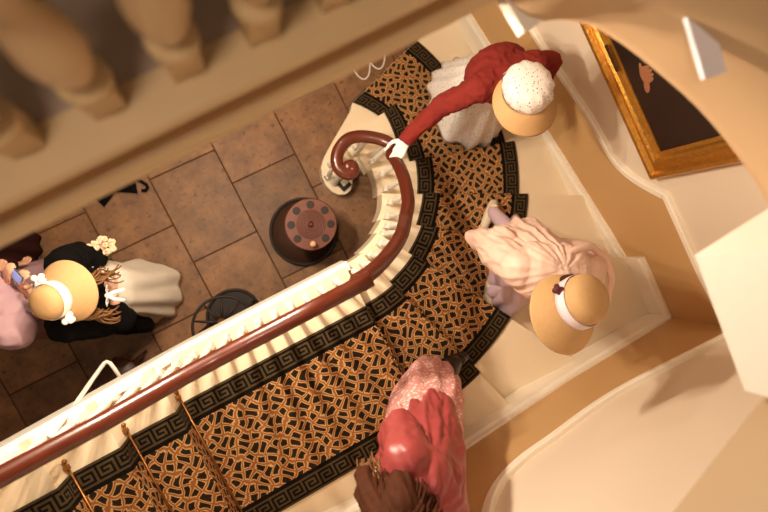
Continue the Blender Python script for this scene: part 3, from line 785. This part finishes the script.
def bonnet(root, h, F, U, s=1.0, crown_mat=None, ribbon=None, tilt=.55, brim_len=.12, flare=.10, crown_r=.105, crown_h=.13, puff=0, droop=0):
    """straw bonnet: crown behind, brim flaring forward round the face, ribbon round the join"""
    F, U = F.normalized(), (U-F*U.dot(F)).normalized(); X = F.cross(U)
    A = (F*math.cos(tilt)-U*math.sin(tilt)).normalized()          # from crown towards brim
    Up = (U-A*U.dot(A)).normalized()
    O = h+U*.045*s-F*.005*s
    bon = []
    # crown
    bm = bmesh.new(); seg = 40; rows = []
    pr = [(1.0, 0), (1.04, .25), (1.04, .5), (.97, .72), (.80, .89), (.5, .98), (.22, 1.01)]
    for r, z in pr:
        row = []
        for k in range(seg):
            th = 2*PI*k/seg; rr = crown_r*s*r
            if puff: rr *= 1+puff*(.5*noise.noise((math.cos(th)*3, math.sin(th)*3, z*3))+.25*math.sin(th*11+z*4))*(1 if 0 < z < 1 else .3); 
            row.append(bm.verts.new(O-A*z*crown_h*s+X*math.cos(th)*rr*.96+Up*math.sin(th)*rr*1.05))
        rows.append(row)
    for u, v in zip(rows, rows[1:]):
        for k in range(seg): bm.faces.new((u[k], u[(k+1) % seg], v[(k+1) % seg], v[k]))
    bm.faces.new(rows[-1])
    o = bobj('bonnet_crown', bm, crown_mat or straw_m, root, True); sm = o.modifiers.new('s', 'SOLIDIFY'); sm.thickness = .004
    # brim
    bm = bmesh.new(); rows = []; nt = 10
    for k in range(seg*2):
        th = 2*PI*k/(seg*2); cu = math.sin(th); w = .5+.5*cu; w = w**.8
        row = []
        for q in range(nt+1):
            t = q/nt
            L = brim_len*s*(.22+.78*w)*t; fl = flare*s*(.25+.75*w)*t**.75
            rr = crown_r*s*1.0+fl
            row.append(bm.verts.new(O+A*(L+droop*s*t*t*abs(math.cos(th)))+X*math.cos(th)*rr*.98+Up*math.sin(th)*rr*1.04-Up*droop*s*.6*t*t*abs(math.cos(th))**2))
        rows.append(row)
    m = len(rows)
    for k in range(m):
        for q in range(nt): bm.faces.new((rows[k][q], rows[k][q+1], rows[(k+1) % m][q+1], rows[(k+1) % m][q]))
    o = bobj('bonnet_brim', bm, straw_m, root, True); sm = o.modifiers.new('s', 'SOLIDIFY'); sm.thickness = .005
    if ribbon:
        bm = bmesh.new(); rows = []
        for k in range(seg):
            th = 2*PI*k/seg
            rows.append([bm.verts.new(O-A*z+X*math.cos(th)*(crown_r*s*1.045+.006)*.97+Up*math.sin(th)*(crown_r*s*1.045+.006)*1.05) for z in (-.006, .016, .042, .050)])
        for k in range(seg):
            for q in range(3): bm.faces.new((rows[k][q], rows[k][q+1], rows[(k+1) % seg][q+1], rows[(k+1) % seg][q]))
        o = bobj('bonnet_ribbon', bm, ribbon, root, True); sm = o.modifiers.new('s', 'SOLIDIFY'); sm.thickness = .003
    return O, A, Up, X

def bow(root, c, d, n, s=1.0, m=None, name='bow'):
    c, d, n = V(c), V(d).normalized(), V(n).normalized(); x = d.cross(n).normalized()
    bm = bmesh.new()
    for q in (-1, 1):
        loop = [c+x*q*(.05*s*math.sin(PI*k/10))*1.0+n*(.02*s*math.sin(2*PI*k/10))+d*q*.0 for k in range(11)]
        tube(bm, loop, 0, prof=[(-.012*s, -.0015), (.012*s, -.0015), (.012*s, .0015), (-.012*s, .0015)], up=d)
        tail = [c, c+x*q*.02*s+d*.04*s+n*.006, c+x*q*.03*s+d*.09*s]
        tube(bm, tail, 0, prof=[(-.01*s, -.0015), (.01*s, -.0015), (.01*s, .0015), (-.01*s, .0015)], up=n)
    ellipsoid(bm, c, (.013*s,)*3)
    return bobj(name, bm, m or ribbon_m, root, True)

def strands(bm, root_fn, n, seg, rad, seed):
    rnd = random.Random(seed)
    for i in range(n):
        pts = root_fn(rnd, seg); k = len(pts)
        tube(bm, pts, [rad*(1-.6*j/k) for j in range(k)], 5)

def shoe(root, an, fd, m, s=1.0, name='shoe'):
    an, fd = V(an), V((fd.x, fd.y, 0)).normalized(); pr = []
    g = an.z-.075
    chain(pr, [V((an.x, an.y, g+.035))-fd*.055, V((an.x, an.y, g+.033))+fd*.03, V((an.x, an.y, g+.028))+fd*.13], [.034*s, .038*s, .029*s])
    chain(pr, [an-fd*.03-V((0, 0, .01)), V((an.x, an.y, g+.035))-fd*.03], [.034*s, .036*s])
    return blob(name, pr, m, root, .006, 3)

# ---- woman in the red jacket, hand on the rail
F1 = V((-.05, -1, 0)).normalized()
p1 = thing('person', 'person in short red jacket and speckled white dress with gloved hand on the handrail', 'person', (1.76, .3, .33))
J = dict(head=(1.585, .175, 1.775), chest=(1.645, .315, 1.50), waist=(1.665, .37, 1.33), pelvis=(1.69, .37, 1.17),
         shR=(1.465, .315, 1.575), elR=(1.275, .335, 1.40), wrR=(1.045, .262, 1.262),
         shL=(1.825, .30, 1.585), elL=(2.0, .285, 1.47), wrL=(1.80, .12, 1.42),
         hipR=(1.60, .37, 1.12), knR=(1.62, .30, .80), anR=(1.66, .12, .58), hipL=(1.78, .37, 1.12), knL=(1.80, .42, .76), anL=(1.81, .46, .415))
hd = (V((.965, .205, 1.235))-V(J['wrR'])).normalized()
body(p1, J, V((-.05, -.85, -.45)), V((0, -.45, .9)), 1.0, {'R': (hd, V((.1, .1, 1)), 1.0, .55, 1)})
skirt('dress', [((1.66, .355, 1.42), .12, .15, .1), ((1.70, .36, 1.15), .19, .20, .5), ((1.74, .36, .85), .27, .235, .9), ((1.775, .35, .56), .335, .275, 1)], dots_m, p1, 12, .11, 1, F=F1)
pr = []
chain(pr, [V((1.645, .32, 1.50)), V((1.66, .365, 1.40)), V((1.665, .38, 1.33))], [.150, .145, .140]); pr.append(('e', V((1.665, .385, 1.46)), (.20, .135, .15)))
for sh, el, wr in ((J['shR'], J['elR'], J['wrR']), (J['shL'], J['elL'], J['wrL'])):
    chain(pr, [V(J['chest'])+V((0, 0, .03)), V(sh)], [.12, .082]); pr.append(('e', V(sh)+V((0, 0, .0)), (.085, .08, .075)))
    e = V(el); chain(pr, [V(sh), e, e.lerp(V(wr), .5), V(wr)], [.074, .060, .052, .042])
chain(pr, [V((1.645, .32, 1.56)), V((1.62, .25, 1.64))], [.10, .065])
blob('jacket', pr, red_m, p1, .008, 3, (.010, 17, (1, 1, 1), 2))
pr = []; hand(pr, J['wrR'], hd, V((.1, .1, 1)), 1.12, .55, 1); chain(pr, [V(J['wrR']).lerp(V(J['elR']), .22), V(J['wrR'])+hd*.02], [.036, .031])
blob('glove', pr, glove_m, p1, .004, 2)
pr = []; hand(pr, J['wrL'], V(J['wrL'])-V(J['elL']), V((0, 0, 1)), 1.1, .5, -1); blob('glove', pr, glove_m, p1, .005, 2)
bonnet(p1, V(J['head']), V((-.10, -.88, -.35)), V((-.08, -.25, .95)), 1.0, dots_m, None, .85, .10, .075, .128, .14, .16)
for a, f in (('R', F1), ('L', F1)): shoe(p1, J['an'+a], f, shoe_m)
pr = [('e', V((1.59, .24, 1.76)), (.085, .08, .09))]; blob('hair', pr, hair_m, p1, .01, 2)

# ---- woman in pale pink coat
F2 = V((-.55, -.83, 0)).normalized(); S2 = V((F2.y, -F2.x, 0))      # S2 = her right
p2 = thing('person', 'person in pale pink cape over lilac dress, straw bonnet with lilac ribbon', 'person', (1.33, -.68, R*5))
hd2 = V((1.135, -.825, 2.20)); ch = V((1.21, -.71, 1.93))
J = dict(head=tuple(hd2), chest=tuple(ch), waist=(1.25, -.67, 1.74), pelvis=(1.30, -.65, 1.56),
         shR=tuple(ch+S2*.17+V((0, 0, .06))), elR=(1.085, -.52, 1.72), wrR=(1.10, -.465, 1.53),
         shL=tuple(ch-S2*.17+V((0, 0, .06))), elL=(1.49, -.80, 1.86), wrL=(1.36, -.98, 1.84),
         hipR=tuple(V((1.30, -.65, 1.51))+S2*.08), knR=(1.42, -.60, 1.22), anR=(1.475, -.41, .91), ftR=(-.72, -.62, 0),
         hipL=tuple(V((1.30, -.65, 1.51))-S2*.08), knL=(1.26, -.80, 1.34), anL=(1.165, -.868, 1.072))
body(p2, J, F2*.85+V((0, 0, -.4)), V((F2.x*.4, F2.y*.4, .9)))
skirt('dress', [((1.23, -.70, 1.80), .12, .15, .1), ((1.29, -.72, 1.5), .17, .20, .5), ((1.36, -.79, 1.26), .24, .18, .9), ((1.385, -.79, 1.02), .335, .165, 1)], lilac_m, p2, 12, .10, 3, F=F2)
pr = []
chain(pr, [ch, V((1.25, -.66, 1.74)), V((1.32, -.61, 1.50)), V((1.36, -.60, 1.36))], [.165, .17, .16, .12])
chain(pr, [ch+V((0, 0, .05))+S2*.06, ch+V((0, 0, .05))-S2*.06], [.15, .15])
for a in 'RL':
    sh, el, wr = V(J['sh'+a]), V(J['el'+a]), V(J['wr'+a])
    chain(pr, [ch, sh], [.14, .10]); chain(pr, [sh, el, el.lerp(wr, 1.0 if a == 'R' else .6)], [.095, .082, .062])
chain(pr, [V(J['elL']), V((1.46, -.70, 1.60))], [.09, .07])
chain(pr, [V(J['elR'])+V((.05, .01, 0)), V((1.20, -.52, 1.46))], [.09, .07]); chain(pr, [V(J['wrR']), V(J['wrR'])+V((0, .01, -.09))], [.06, .05])
chain(pr, [ch+V((0, 0, .08)), hd2-V((0, 0, .10))-F2*.03], [.12, .085])
cp = blob('cape', pr, pinkcoat_m, p2, .008, 3, (((1.36, -.62, 1.25), (1.21, -.70, 2.05)), .026, 3.6, 1.6, 5))
bm = bmesh.new(); tube(bm, [V(q) for q in ((1.19, -.675, 2.06), (1.25, -.651, 2.08), (1.335, -.649, 2.07), (1.45, -.69, 2.02), (1.523, -.784, 1.97), (1.525, -.91, 1.93), (1.473, -1.03, 1.88))], [.012, .018, .02, .02, .02, .018, .012], 10); bobj('cape_hem', bm, pinkcoat_m, p2, True)
H2 = V((-.92, -.40, 0)).normalized()
O, A, Up, X = bonnet(p2, hd2+V((.02, 0, 0)), H2*.9+V((0, 0, -.42)), V((H2.x*.4, H2.y*.4, .9)), 1.06, None, lilacribbon_m, .62, .095, .10, .108, .125)
bm = bmesh.new()
for q in range(7): ellipsoid(bm, O+Up*.03-A*.03+X*(.125)+V((random.uniform(-.02, .02), random.uniform(-.02, .02), random.uniform(-.012, .012))), (.014, .014, .010))
b = bobj('bonnet_flower', bm, mat('dark_plum_flower', lin(92, 30, 44), .7), p2, True)
for a in 'RL':
    pr = []; chain(pr, [V(J['kn'+a]), V(J['an'+a]).lerp(V(J['kn'+a]), .06)], [.068, .044]); blob('stocking', pr, lilac_m, p2, .008, 2)
blob('hair', [('e', hd2-F2*.05, (.085, .085, .09))], hair_m, p2, .01, 2)
shoe(p2, J['anR'], V((-.35, -.2, 0))*-1 if False else V((-.72, -.62, 0)), creamshoe_m); shoe(p2, J['anL'], F2, creamshoe_m)

# ---- woman in dusky red shawl seen from behind the shoulder
F3 = V((-1, .02, 0)).normalized(); S3 = V((F3.y, -F3.x, 0))
p3 = thing('person', 'bareheaded person with long brown hair, dusky red satin shawl and pink print dress', 'person', (.40, -1.02, R*8))
hd3 = V((-.02, -.955, 2.86)); ch = V((.14, -.99, 2.55))
J = dict(head=tuple(hd3), chest=tuple(ch), waist=(.20, -.99, 2.36), pelvis=(.26, -1.0, 2.20),
         shR=tuple(ch+S3*.17+V((0, 0, .07))), elR=tuple(ch+S3*.19+V((.05, 0, -.2))), wrR=tuple(ch+S3*.02+V((-.06, 0, -.30))),
         shL=tuple(ch-S3*.17+V((0, 0, .07))), elL=tuple(ch-S3*.21+V((.05, 0, -.2))), wrL=tuple(ch-S3*.04+V((-.08, 0, -.28))),
         hipR=(.26, -.92, 2.13), knR=(.34, -.93, 1.82), anR=(.45, -.94, 1.40), hipL=(.28, -1.07, 2.13), knL=(.47, -.97, 1.75), anL=(.725, -.955, 1.40))
body(p3, J, V((-.9, 0, -.35)), V((-.35, 0, .93)))
skirt('dress', [((.19, -.99, 2.42), .12, .15, .1), ((.27, -.98, 2.15), .17, .18, .5), ((.37, -.965, 1.90), .20, .19, .9), ((.44, -.95, 1.66), .19, .18, 1), ((.52, -.955, 1.47), .15, .14, 1)], pinkdots_m, p3, 9, .13, 7, F=F3)
pr = []
chain(pr, [ch, V((.20, -.99, 2.36)), V((.27, -.97, 2.18)), V((.345, -.94, 2.02)), V((.37, -.93, 1.94))], [.16, .165, .165, .13, .08])
chain(pr, [ch+V((0, 0, .04))+S3*.07, ch+V((0, 0, .04))-S3*.07], [.14, .14])
for a in 'RL':
    sh, el, wr = V(J['sh'+a]), V(J['el'+a]), V(J['wr'+a]); chain(pr, [ch, sh], [.13, .09]); chain(pr, [sh, el, el.lerp(wr, .6)], [.09, .075, .065])
chain(pr, [ch+V((0, 0, .08)), hd3-V((-.02, 0, .12))], [.11, .07])
blob('shawl', pr, satin_m, p3, .009, 3, (((.34, -.96, 1.9), (.14, -.99, 2.7)), .026, 2.2, 1.8, 9), fine=(.005, 9, (1, 1, .7), 3))
pr = [('e', hd3+V((.02, 0, .025)), (.105, .100, .108)), ('e', hd3+V((.05, 0, -.06)), (.085, .105, .10))]
for yy, w in ((-.07, .05), (-.02, .06), (.04, .06), (.09, .05)): chain(pr, [hd3+V((.06, yy, -.04)), hd3+V((.10, yy*1.25, -.16)), hd3+V((.115, yy*1.5, -.27))], [w+.015, w, w*.45])
chain(pr, [hd3+V((0, .09, -.03)), hd3+V((-.01, .14, -.18)), hd3+V((.0, .16, -.32))], [.05, .045, .02])
hb = blob('hair', pr, hair_m, p3, .008, 3, (((.06, -.97, 2.45), (.05, -.985, 2.95)), .014, 6.5, 1.5, 3))
bm = bmesh.new()
def lock(rnd, seg):
    a = rnd.uniform(-2.0, 2.0); p0 = hd3+V((.02+.098*math.cos(a), .098*math.sin(a), .03)); w = rnd.uniform(.02, .075); d = V((w*math.cos(a)+.03, w*math.sin(a), 0)); ph = rnd.uniform(0, 6); ln = rnd.uniform(.22, .36)
    return [p0+d*(j/seg)**.7*1.1+V((0, 0, -ln*(j/seg)**1.1))+V((.010*math.sin(j*.55+ph), .010*math.cos(j*.5+ph), 0)) for j in range(seg+1)]
strands(bm, lock, 170, 14, .0058, 4); q = bobj('loose_strands', bm, hair_m, hb, True)
bm = bmesh.new()
def flock(rnd, seg):
    ph = rnd.uniform(0, 6); w = rnd.uniform(.0, .05); o = rnd.uniform(-.04, .06)
    return [hd3+V((o, .095, .0))+V((.012*math.sin(j*.7+ph)+.02*j/seg, (.03+w)*(j/seg)**.7+.01*math.cos(j*.7+ph), -.40*j/seg)) for j in range(seg+1)]
strands(bm, flock, 30, 14, .007, 6)
q = bobj('fair_strands', bm, fairhair_m, hb, True); q['label'] = 'lighter curled strands'
for a in 'RL':
    pr = []; chain(pr, [V(J['kn'+a]), V(J['an'+a]).lerp(V(J['kn'+a]), .06)], [.068, .044]); blob('stocking', pr, shoe_m if a == 'L' else pinkdots_m, p3, .008, 2)
shoe(p3, J['anL'], V((-1, .15, 0)), shoe_m, 1.08); shoe(p3, J['anR'], F3, shoe_m); p3.location.y -= .10; p3.location.x -= .045

# ---- woman in the hall, black coat and straw bonnet
F4 = V((.89, -.45, 0)).normalized(); S4 = V((F4.y, -F4.x, 0))
p4 = thing('person', 'person in black coat and ivory skirt with white-ribboned straw bonnet standing in the hall', 'person', (-1.0, .24, 0))
hd4 = V((-1.045, .285, 1.50)); ch = V((-1.07, .305, 1.24))
J = dict(head=tuple(hd4), chest=tuple(ch), waist=(-1.06, .29, 1.08), pelvis=(-1.05, .28, .92),
         shR=tuple(ch+S4*.16+V((0, 0, .06))), elR=(-.955, .055, 1.03), wrR=(-.905, .20, 1.09),
         shL=tuple(ch-S4*.16+V((0, 0, .06))), elL=(-.985, .485, 1.02), wrL=(-.90, .435, .98),
         hipR=tuple(V((-1.05, .28, .87))+S4*.09), knR=tuple(V((-1.0, .26, .48))+S4*.09), anR=tuple(V((-1.0, .26, .075))+S4*.09),
         hipL=tuple(V((-1.05, .28, .87))-S4*.09), knL=tuple(V((-1.0, .26, .48))-S4*.09), anL=tuple(V((-1.0, .26, .075))-S4*.09))
body(p4, J, F4*.85+V((0, 0, -.45)), V((F4.x*.45, F4.y*.45, .88)), 1.0, {'R': (V((-.1, .95, .1)), V((0, 0, 1)), .95, .5, 1), 'L': (V((.5, .6, .2)), V((0, 0, 1)), .9, .8, -1)})
skirt('skirt', [(ch+V((.01, 0, -.12)), .12, .15, .1), ((-1.03, .265, .85), .20, .20, .5), ((-1.0, .225, .5), .23, .19, .9), ((-.985, .19, .04), .33, .245, 1)], ivory_m, p4, 9, .10, 11, F=F4)
pr = []
chain(pr, [ch, ch-V((0, 0, .16)), V((-1.09, .30, .80)), V((-1.10, .29, .5))], [.155, .16, .20, .21])
for a, q in (('R', 1), ('L', -1)):
    sh, el, wr = V(J['sh'+a]), V(J['el'+a]), V(J['wr'+a]); chain(pr, [ch, sh], [.14, .095]); pr.append(('e', sh, (.10, .10, .09)))
    chain(pr, [sh, el, el.lerp(wr, .3 if a == 'R' else .75)], [.095, .085, .065])
    chain(pr, [el-F4*.02, el-V((0, 0, .35))-F4*.03], [.075, .05])
chain(pr, [ch+V((0, 0, .06)), hd4-V((0, 0, .11))-F4*.03], [.11, .07])
chain(pr, [V((-1.08, .12, .7)), V((-1.03, .01, .45)), V((-.99, -.05, .30))], [.11, .07, .04])
blob('coat', pr, blk_m, p4, .010, 4, (((-1.08, .29, .4), (-1.07, .30, 1.4)), .018, 3, 1.5, 13))
H4 = V((.98, .12, 0)).normalized()
O, A, Up, X = bonnet(p4, hd4-H4*.01, H4*.9+V((0, 0, -.38)), V((H4.x*.4, H4.y*.4, .9)), .92, None, ribbon_m, .60, .09, .115, .097, .115)
for sgn in (-1, 1):
    bm = bmesh.new()
    for k in range(8): ellipsoid(bm, O+X*sgn*.122-A*.012+V((random.uniform(-.022, .022), random.uniform(-.022, .022), random.uniform(-.015, .015))), (.017, .017, .012))
    bobj('bonnet_rosette', bm, ribbon_m, p4, True)
bow(p4, hd4+F4*.19-V((0, 0, .17)), F4*.9+V((0, 0, -.3)), V((0, 0, 1)), 1.0)
bm = bmesh.new()
def curl(rnd, seg):
    sd = rnd.choice((-1, 1)); p0 = hd4+S4*sd*rnd.uniform(.07, .10)+F4*rnd.uniform(.02, .10)-V((0, 0, .01)); ph = rnd.uniform(0, 6); sp = rnd.uniform(.0, .07)
    return [p0+S4*sd*sp*j/seg+F4*.15*(j/seg)+V((0, 0, -.22*j/seg))+F4*.014*math.sin(j*.62+ph)+S4*.014*math.cos(j*.62+ph) for j in range(seg+1)]
strands(bm, curl, 44, 18, .0085, 8); bobj('hair', bm, fairhair_m, p4, True)
bm = bmesh.new(); lathe(bm, [(.030, 0), (.034, .004), (.034, .022), (.030, .026)], V(J['wrR'])+V((0, -.012, 0)), V((-.1, .95, .1)).normalized(), 20); bobj('bracelet', bm, ribbon_m, p4, True)
for a in 'RL': shoe(p4, J['an'+a], F4, creamshoe_m)
fl = thing('bouquet', 'bunch of cream flowers held by the person in the black coat', 'bouquet', (-.855, .487, .93))
for k in range(30):
    c = V((-.855, .487, 1.0))+V((random.uniform(-.075, .075), random.uniform(-.045, .045), random.uniform(-.02, .03))); bm = bmesh.new()
    for q in range(6):
        a = q*PI/3+k; ellipsoid(bm, c+V((.009*math.cos(a), .009*math.sin(a), .002*q)), (.0105, .0105, .006), Matrix.Rotation(.5, 3, V((math.cos(a), math.sin(a), 0))))
    bobj('flower', bm, flower_m, fl, True)
bm = bmesh.new(); tube(bm, [(-.855, .485, .98), (-.875, .44, .86)], [.03, .018], 8); bobj('stems', bm, mat('green_stem', lin(86, 92, 50), .7), fl, True)

# ---- person in lilac, at the left edge, with a telephone
dusk_m = mat('dusky_lilac_cloth', lin(178, 144, 150), .8, var=.06)
F5 = V((.93, .20, 0)).normalized(); S5 = V((F5.y, -F5.x, 0))
p5 = thing('person', 'person in lilac dress with puffed sleeves holding up a phone at the left edge', 'person', (-1.52, .44, 0))
hd5 = V((-1.475, .42, 1.56)); ch = V((-1.44, .42, 1.26))
J = dict(head=tuple(hd5), chest=tuple(ch), waist=(-1.51, .43, 1.1), pelvis=(-1.52, .43, .93),
         shR=tuple(ch+S5*.17+V((0, 0, .05))), elR=tuple(ch+S5*.15+F5*.17-V((0, 0, .10))), wrR=(-1.235, .452, 1.30),
         shL=tuple(ch-S5*.17+V((0, 0, .05))), elL=tuple(ch-S5*.17+F5*.14-V((0, 0, .13))), wrL=(-1.285, .50, 1.30),
         hipR=tuple(V((-1.52, .43, .88))+S5*.09), knR=tuple(V((-1.52, .43, .48))+S5*.09), anR=tuple(V((-1.52, .43, .075))+S5*.09),
         hipL=tuple(V((-1.52, .43, .88))-S5*.09), knL=tuple(V((-1.52, .43, .48))-S5*.09), anL=tuple(V((-1.52, .43, .075))-S5*.09))
body(p5, J, F5+V((0, 0, -.2)), V((0, 0, 1)), 1.0, {'R': (V((.35, .2, .75)), -F5, .9, .6, 1), 'L': (V((.4, .3, .7)), -F5, .9, .6, -1)})
skirt('dress', [(ch+V((0, 0, -.08)), .13, .16, .1), ((-1.52, .43, .85), .19, .20, .5), ((-1.52, .43, .45), .24, .24, .9), ((-1.52, .43, .04), .28, .27, 1)], dusk_m, p5, 11, .08, 15, F=F5)
pr = []; chain(pr, [ch+V((0, 0, .02)), ch-V((0, 0, .14))], [.145, .135]); chain(pr, [ch+S5*.06+F5*.05, ch-S5*.06+F5*.05], [.12, .12])
for a in 'RL': sh = V(J['sh'+a]); pr.append(('e', sh+V((0, 0, -.03))+F5*.02, (.11, .11, .10))); chain(pr, [ch, sh], [.13, .09])
blob('bodice', pr, dusk_m, p5, .009, 4, (.010, 12, (1, 1, .4), 17))
pr = [('e', hd5-F5*.02+V((0, 0, .03)), (.10, .098, .11)), ('e', hd5-F5*.08-V((0, 0, .02)), (.06, .07, .08))]; blob('hair', pr, hair_m, p5, .009, 3, (.006, 25, (1, 1, .4), 2))
for a in 'RL': shoe(p5, J['an'+a], F5, creamshoe_m)
ph = thing('phone', 'lit phone held up by the person in lilac', 'phone', (-1.205, .485, 1.37))
bm = bmesh.new(); Mx = Matrix((F5.cross(V((0, 0, 1))), V((F5.x*.85, F5.y*.85, -.5)), V((F5.x*.5, F5.y*.5, .85)))).transposed()
box(bm, (-1.205, .485, 1.38), (.07, .008, .14), Mx); bevel(bm, .003); bobj('case', bm, shoe_m, ph)
sm_ = mat('lit_screen', lin(60, 70, 110), .3); sp_ = sm_.node_tree.nodes['Principled BSDF']; sp_.inputs['Emission Color'].default_value = (.45, .5, 1, 1); sp_.inputs['Emission Strength'].default_value = .7
bm = bmesh.new(); box(bm, V((-1.205, .485, 1.38))-Mx @ V((0, .0048, 0)), (.062, .001, .13), Mx); bobj('screen', bm, sm_, ph)

# ---- dark-haired person in maroon behind, mostly under the gallery edge
F6 = V((.85, -.5, 0)).normalized(); S6 = V((F6.y, -F6.x, 0))
p6 = thing('person', 'dark-haired person in maroon mostly hidden under the gallery edge', 'person', (-1.62, .88, 0))
hd6 = V((-1.29, .80, 1.36)); ch = V((-1.36, .83, 1.12)); hp = V((-1.54, .86, .85))
J = dict(head=tuple(hd6), chest=tuple(ch), waist=(-1.45, .85, .98), pelvis=tuple(hp),
         shR=tuple(ch+S6*.16+V((0, 0, .05))), elR=tuple(ch+S6*.19-V((.02, 0, .2))), wrR=tuple(ch+S6*.18+F6*.03-V((0, 0, .42))),
         shL=tuple(ch-S6*.16+V((0, 0, .05))), elL=tuple(ch-S6*.19-V((.02, 0, .2))), wrL=tuple(ch-S6*.18+F6*.03-V((0, 0, .42))),
         hipR=tuple(hp+S6*.09-V((0, 0, .05))), knR=tuple(V((-1.58, .87, .45))+S6*.09), anR=tuple(V((-1.62, .88, .075))+S6*.09),
         hipL=tuple(hp-S6*.09-V((0, 0, .05))), knL=tuple(V((-1.58, .87, .45))-S6*.09), anL=tuple(V((-1.62, .88, .075))-S6*.09))
body(p6, J, F6+V((0, 0, -.2)), V((0, 0, 1)), .95)
skirt('dress', [(ch+V((-.04, 0, -.08)), .13, .16, .1), ((-1.55, .86, .80), .18, .19, .5), ((-1.64, .88, .04), .22, .23, 1)], maroon_m, p6, 10, .08, 19, F=F6)
pr = []; chain(pr, [ch+V((0, 0, .02)), ch-V((.08, 0, .14))], [.14, .13])
for a in 'RL':
    sh, el, wr = V(J['sh'+a]), V(J['el'+a]), V(J['wr'+a]); chain(pr, [ch, sh], [.13, .085]); chain(pr, [sh, el, el.lerp(wr, .8)], [.075, .06, .045])
blob('bodice', pr, maroon_m, p6, .010, 4, (.008, 12, (1, 1, .4), 21))
pr = [('e', hd6-F6*.015+V((0, 0, .03)), (.098, .098, .108)), ('e', hd6-F6*.07-V((0, 0, .06)), (.075, .075, .10))]; blob('hair', pr, darkhair_m, p6, .009, 3, (.006, 25, (1, 1, .4), 4))
for a in 'RL': shoe(p6, J['an'+a], F6, shoe_m)

# ------------------------------------------------------------------ light
w = bpy.data.worlds.new('world'); bpy.context.scene.world = w; w.use_nodes = True
bg = w.node_tree.nodes['Background']; bg.inputs['Color'].default_value = (1.0, .72, .46, 1); bg.inputs['Strength'].default_value = .17
def lamp(name, loc, power, col, r):
    d = bpy.data.lights.new(name, 'POINT'); d.energy = power; d.color = col; d.shadow_soft_size = r
    o = bpy.data.objects.new(name, d); C.objects.link(o); o.location = loc; return o
for i, (x, y, z) in enumerate(((-.14, .58, 2.76), (-.12, .80, 2.82), (-.15, 1.02, 2.78))): lamp('hall_lantern', (x, y, z), 82, (1, .84, .645), .03)
lamp('far_hall_fill', (.45, 1.75, 2.5), 26, (1, .82, .61), .06)  # added unseen fill light, brightens the floor and dresses
lamp('upper_fill', (-.40, .10, 6.0), 105, (1, .84, .66), .15)  # added unseen fill light from above, brightens the gallery front

# ------------------------------------------------------------------ camera
cam = bpy.data.cameras.new('camera'); co_ = bpy.data.objects.new('camera', cam); C.objects.link(co_)
Mc = [[0.875749164187864, -0.45319022471607684, 0.16637915027445474], [-0.44494473111280547, -0.8914128208644829, -0.0860706737653273], [0.1873168109893265, 0.0013427658832721005, -0.9822986354976636]]
Mc[1][2] = -0.0860660737653273
m3 = Matrix([[Mc[i][0], -Mc[i][1], -Mc[i][2]] for i in range(3)])
co_.matrix_world = Matrix.Translation((0, 0, H)) @ m3.to_4x4()
cam.sensor_width = 36; cam.lens = 597.3/768*36; cam.clip_start = .02
cam.dof.use_dof = True; cam.dof.focus_distance = 3.15; cam.dof.aperture_fstop = 1.4
bpy.context.scene.camera = co_
sc_ = bpy.context.scene
sc_.view_settings.view_transform = 'Standard'; sc_.view_settings.look = 'None'; sc_.view_settings.exposure = -.24; sc_.view_settings.gamma = 1
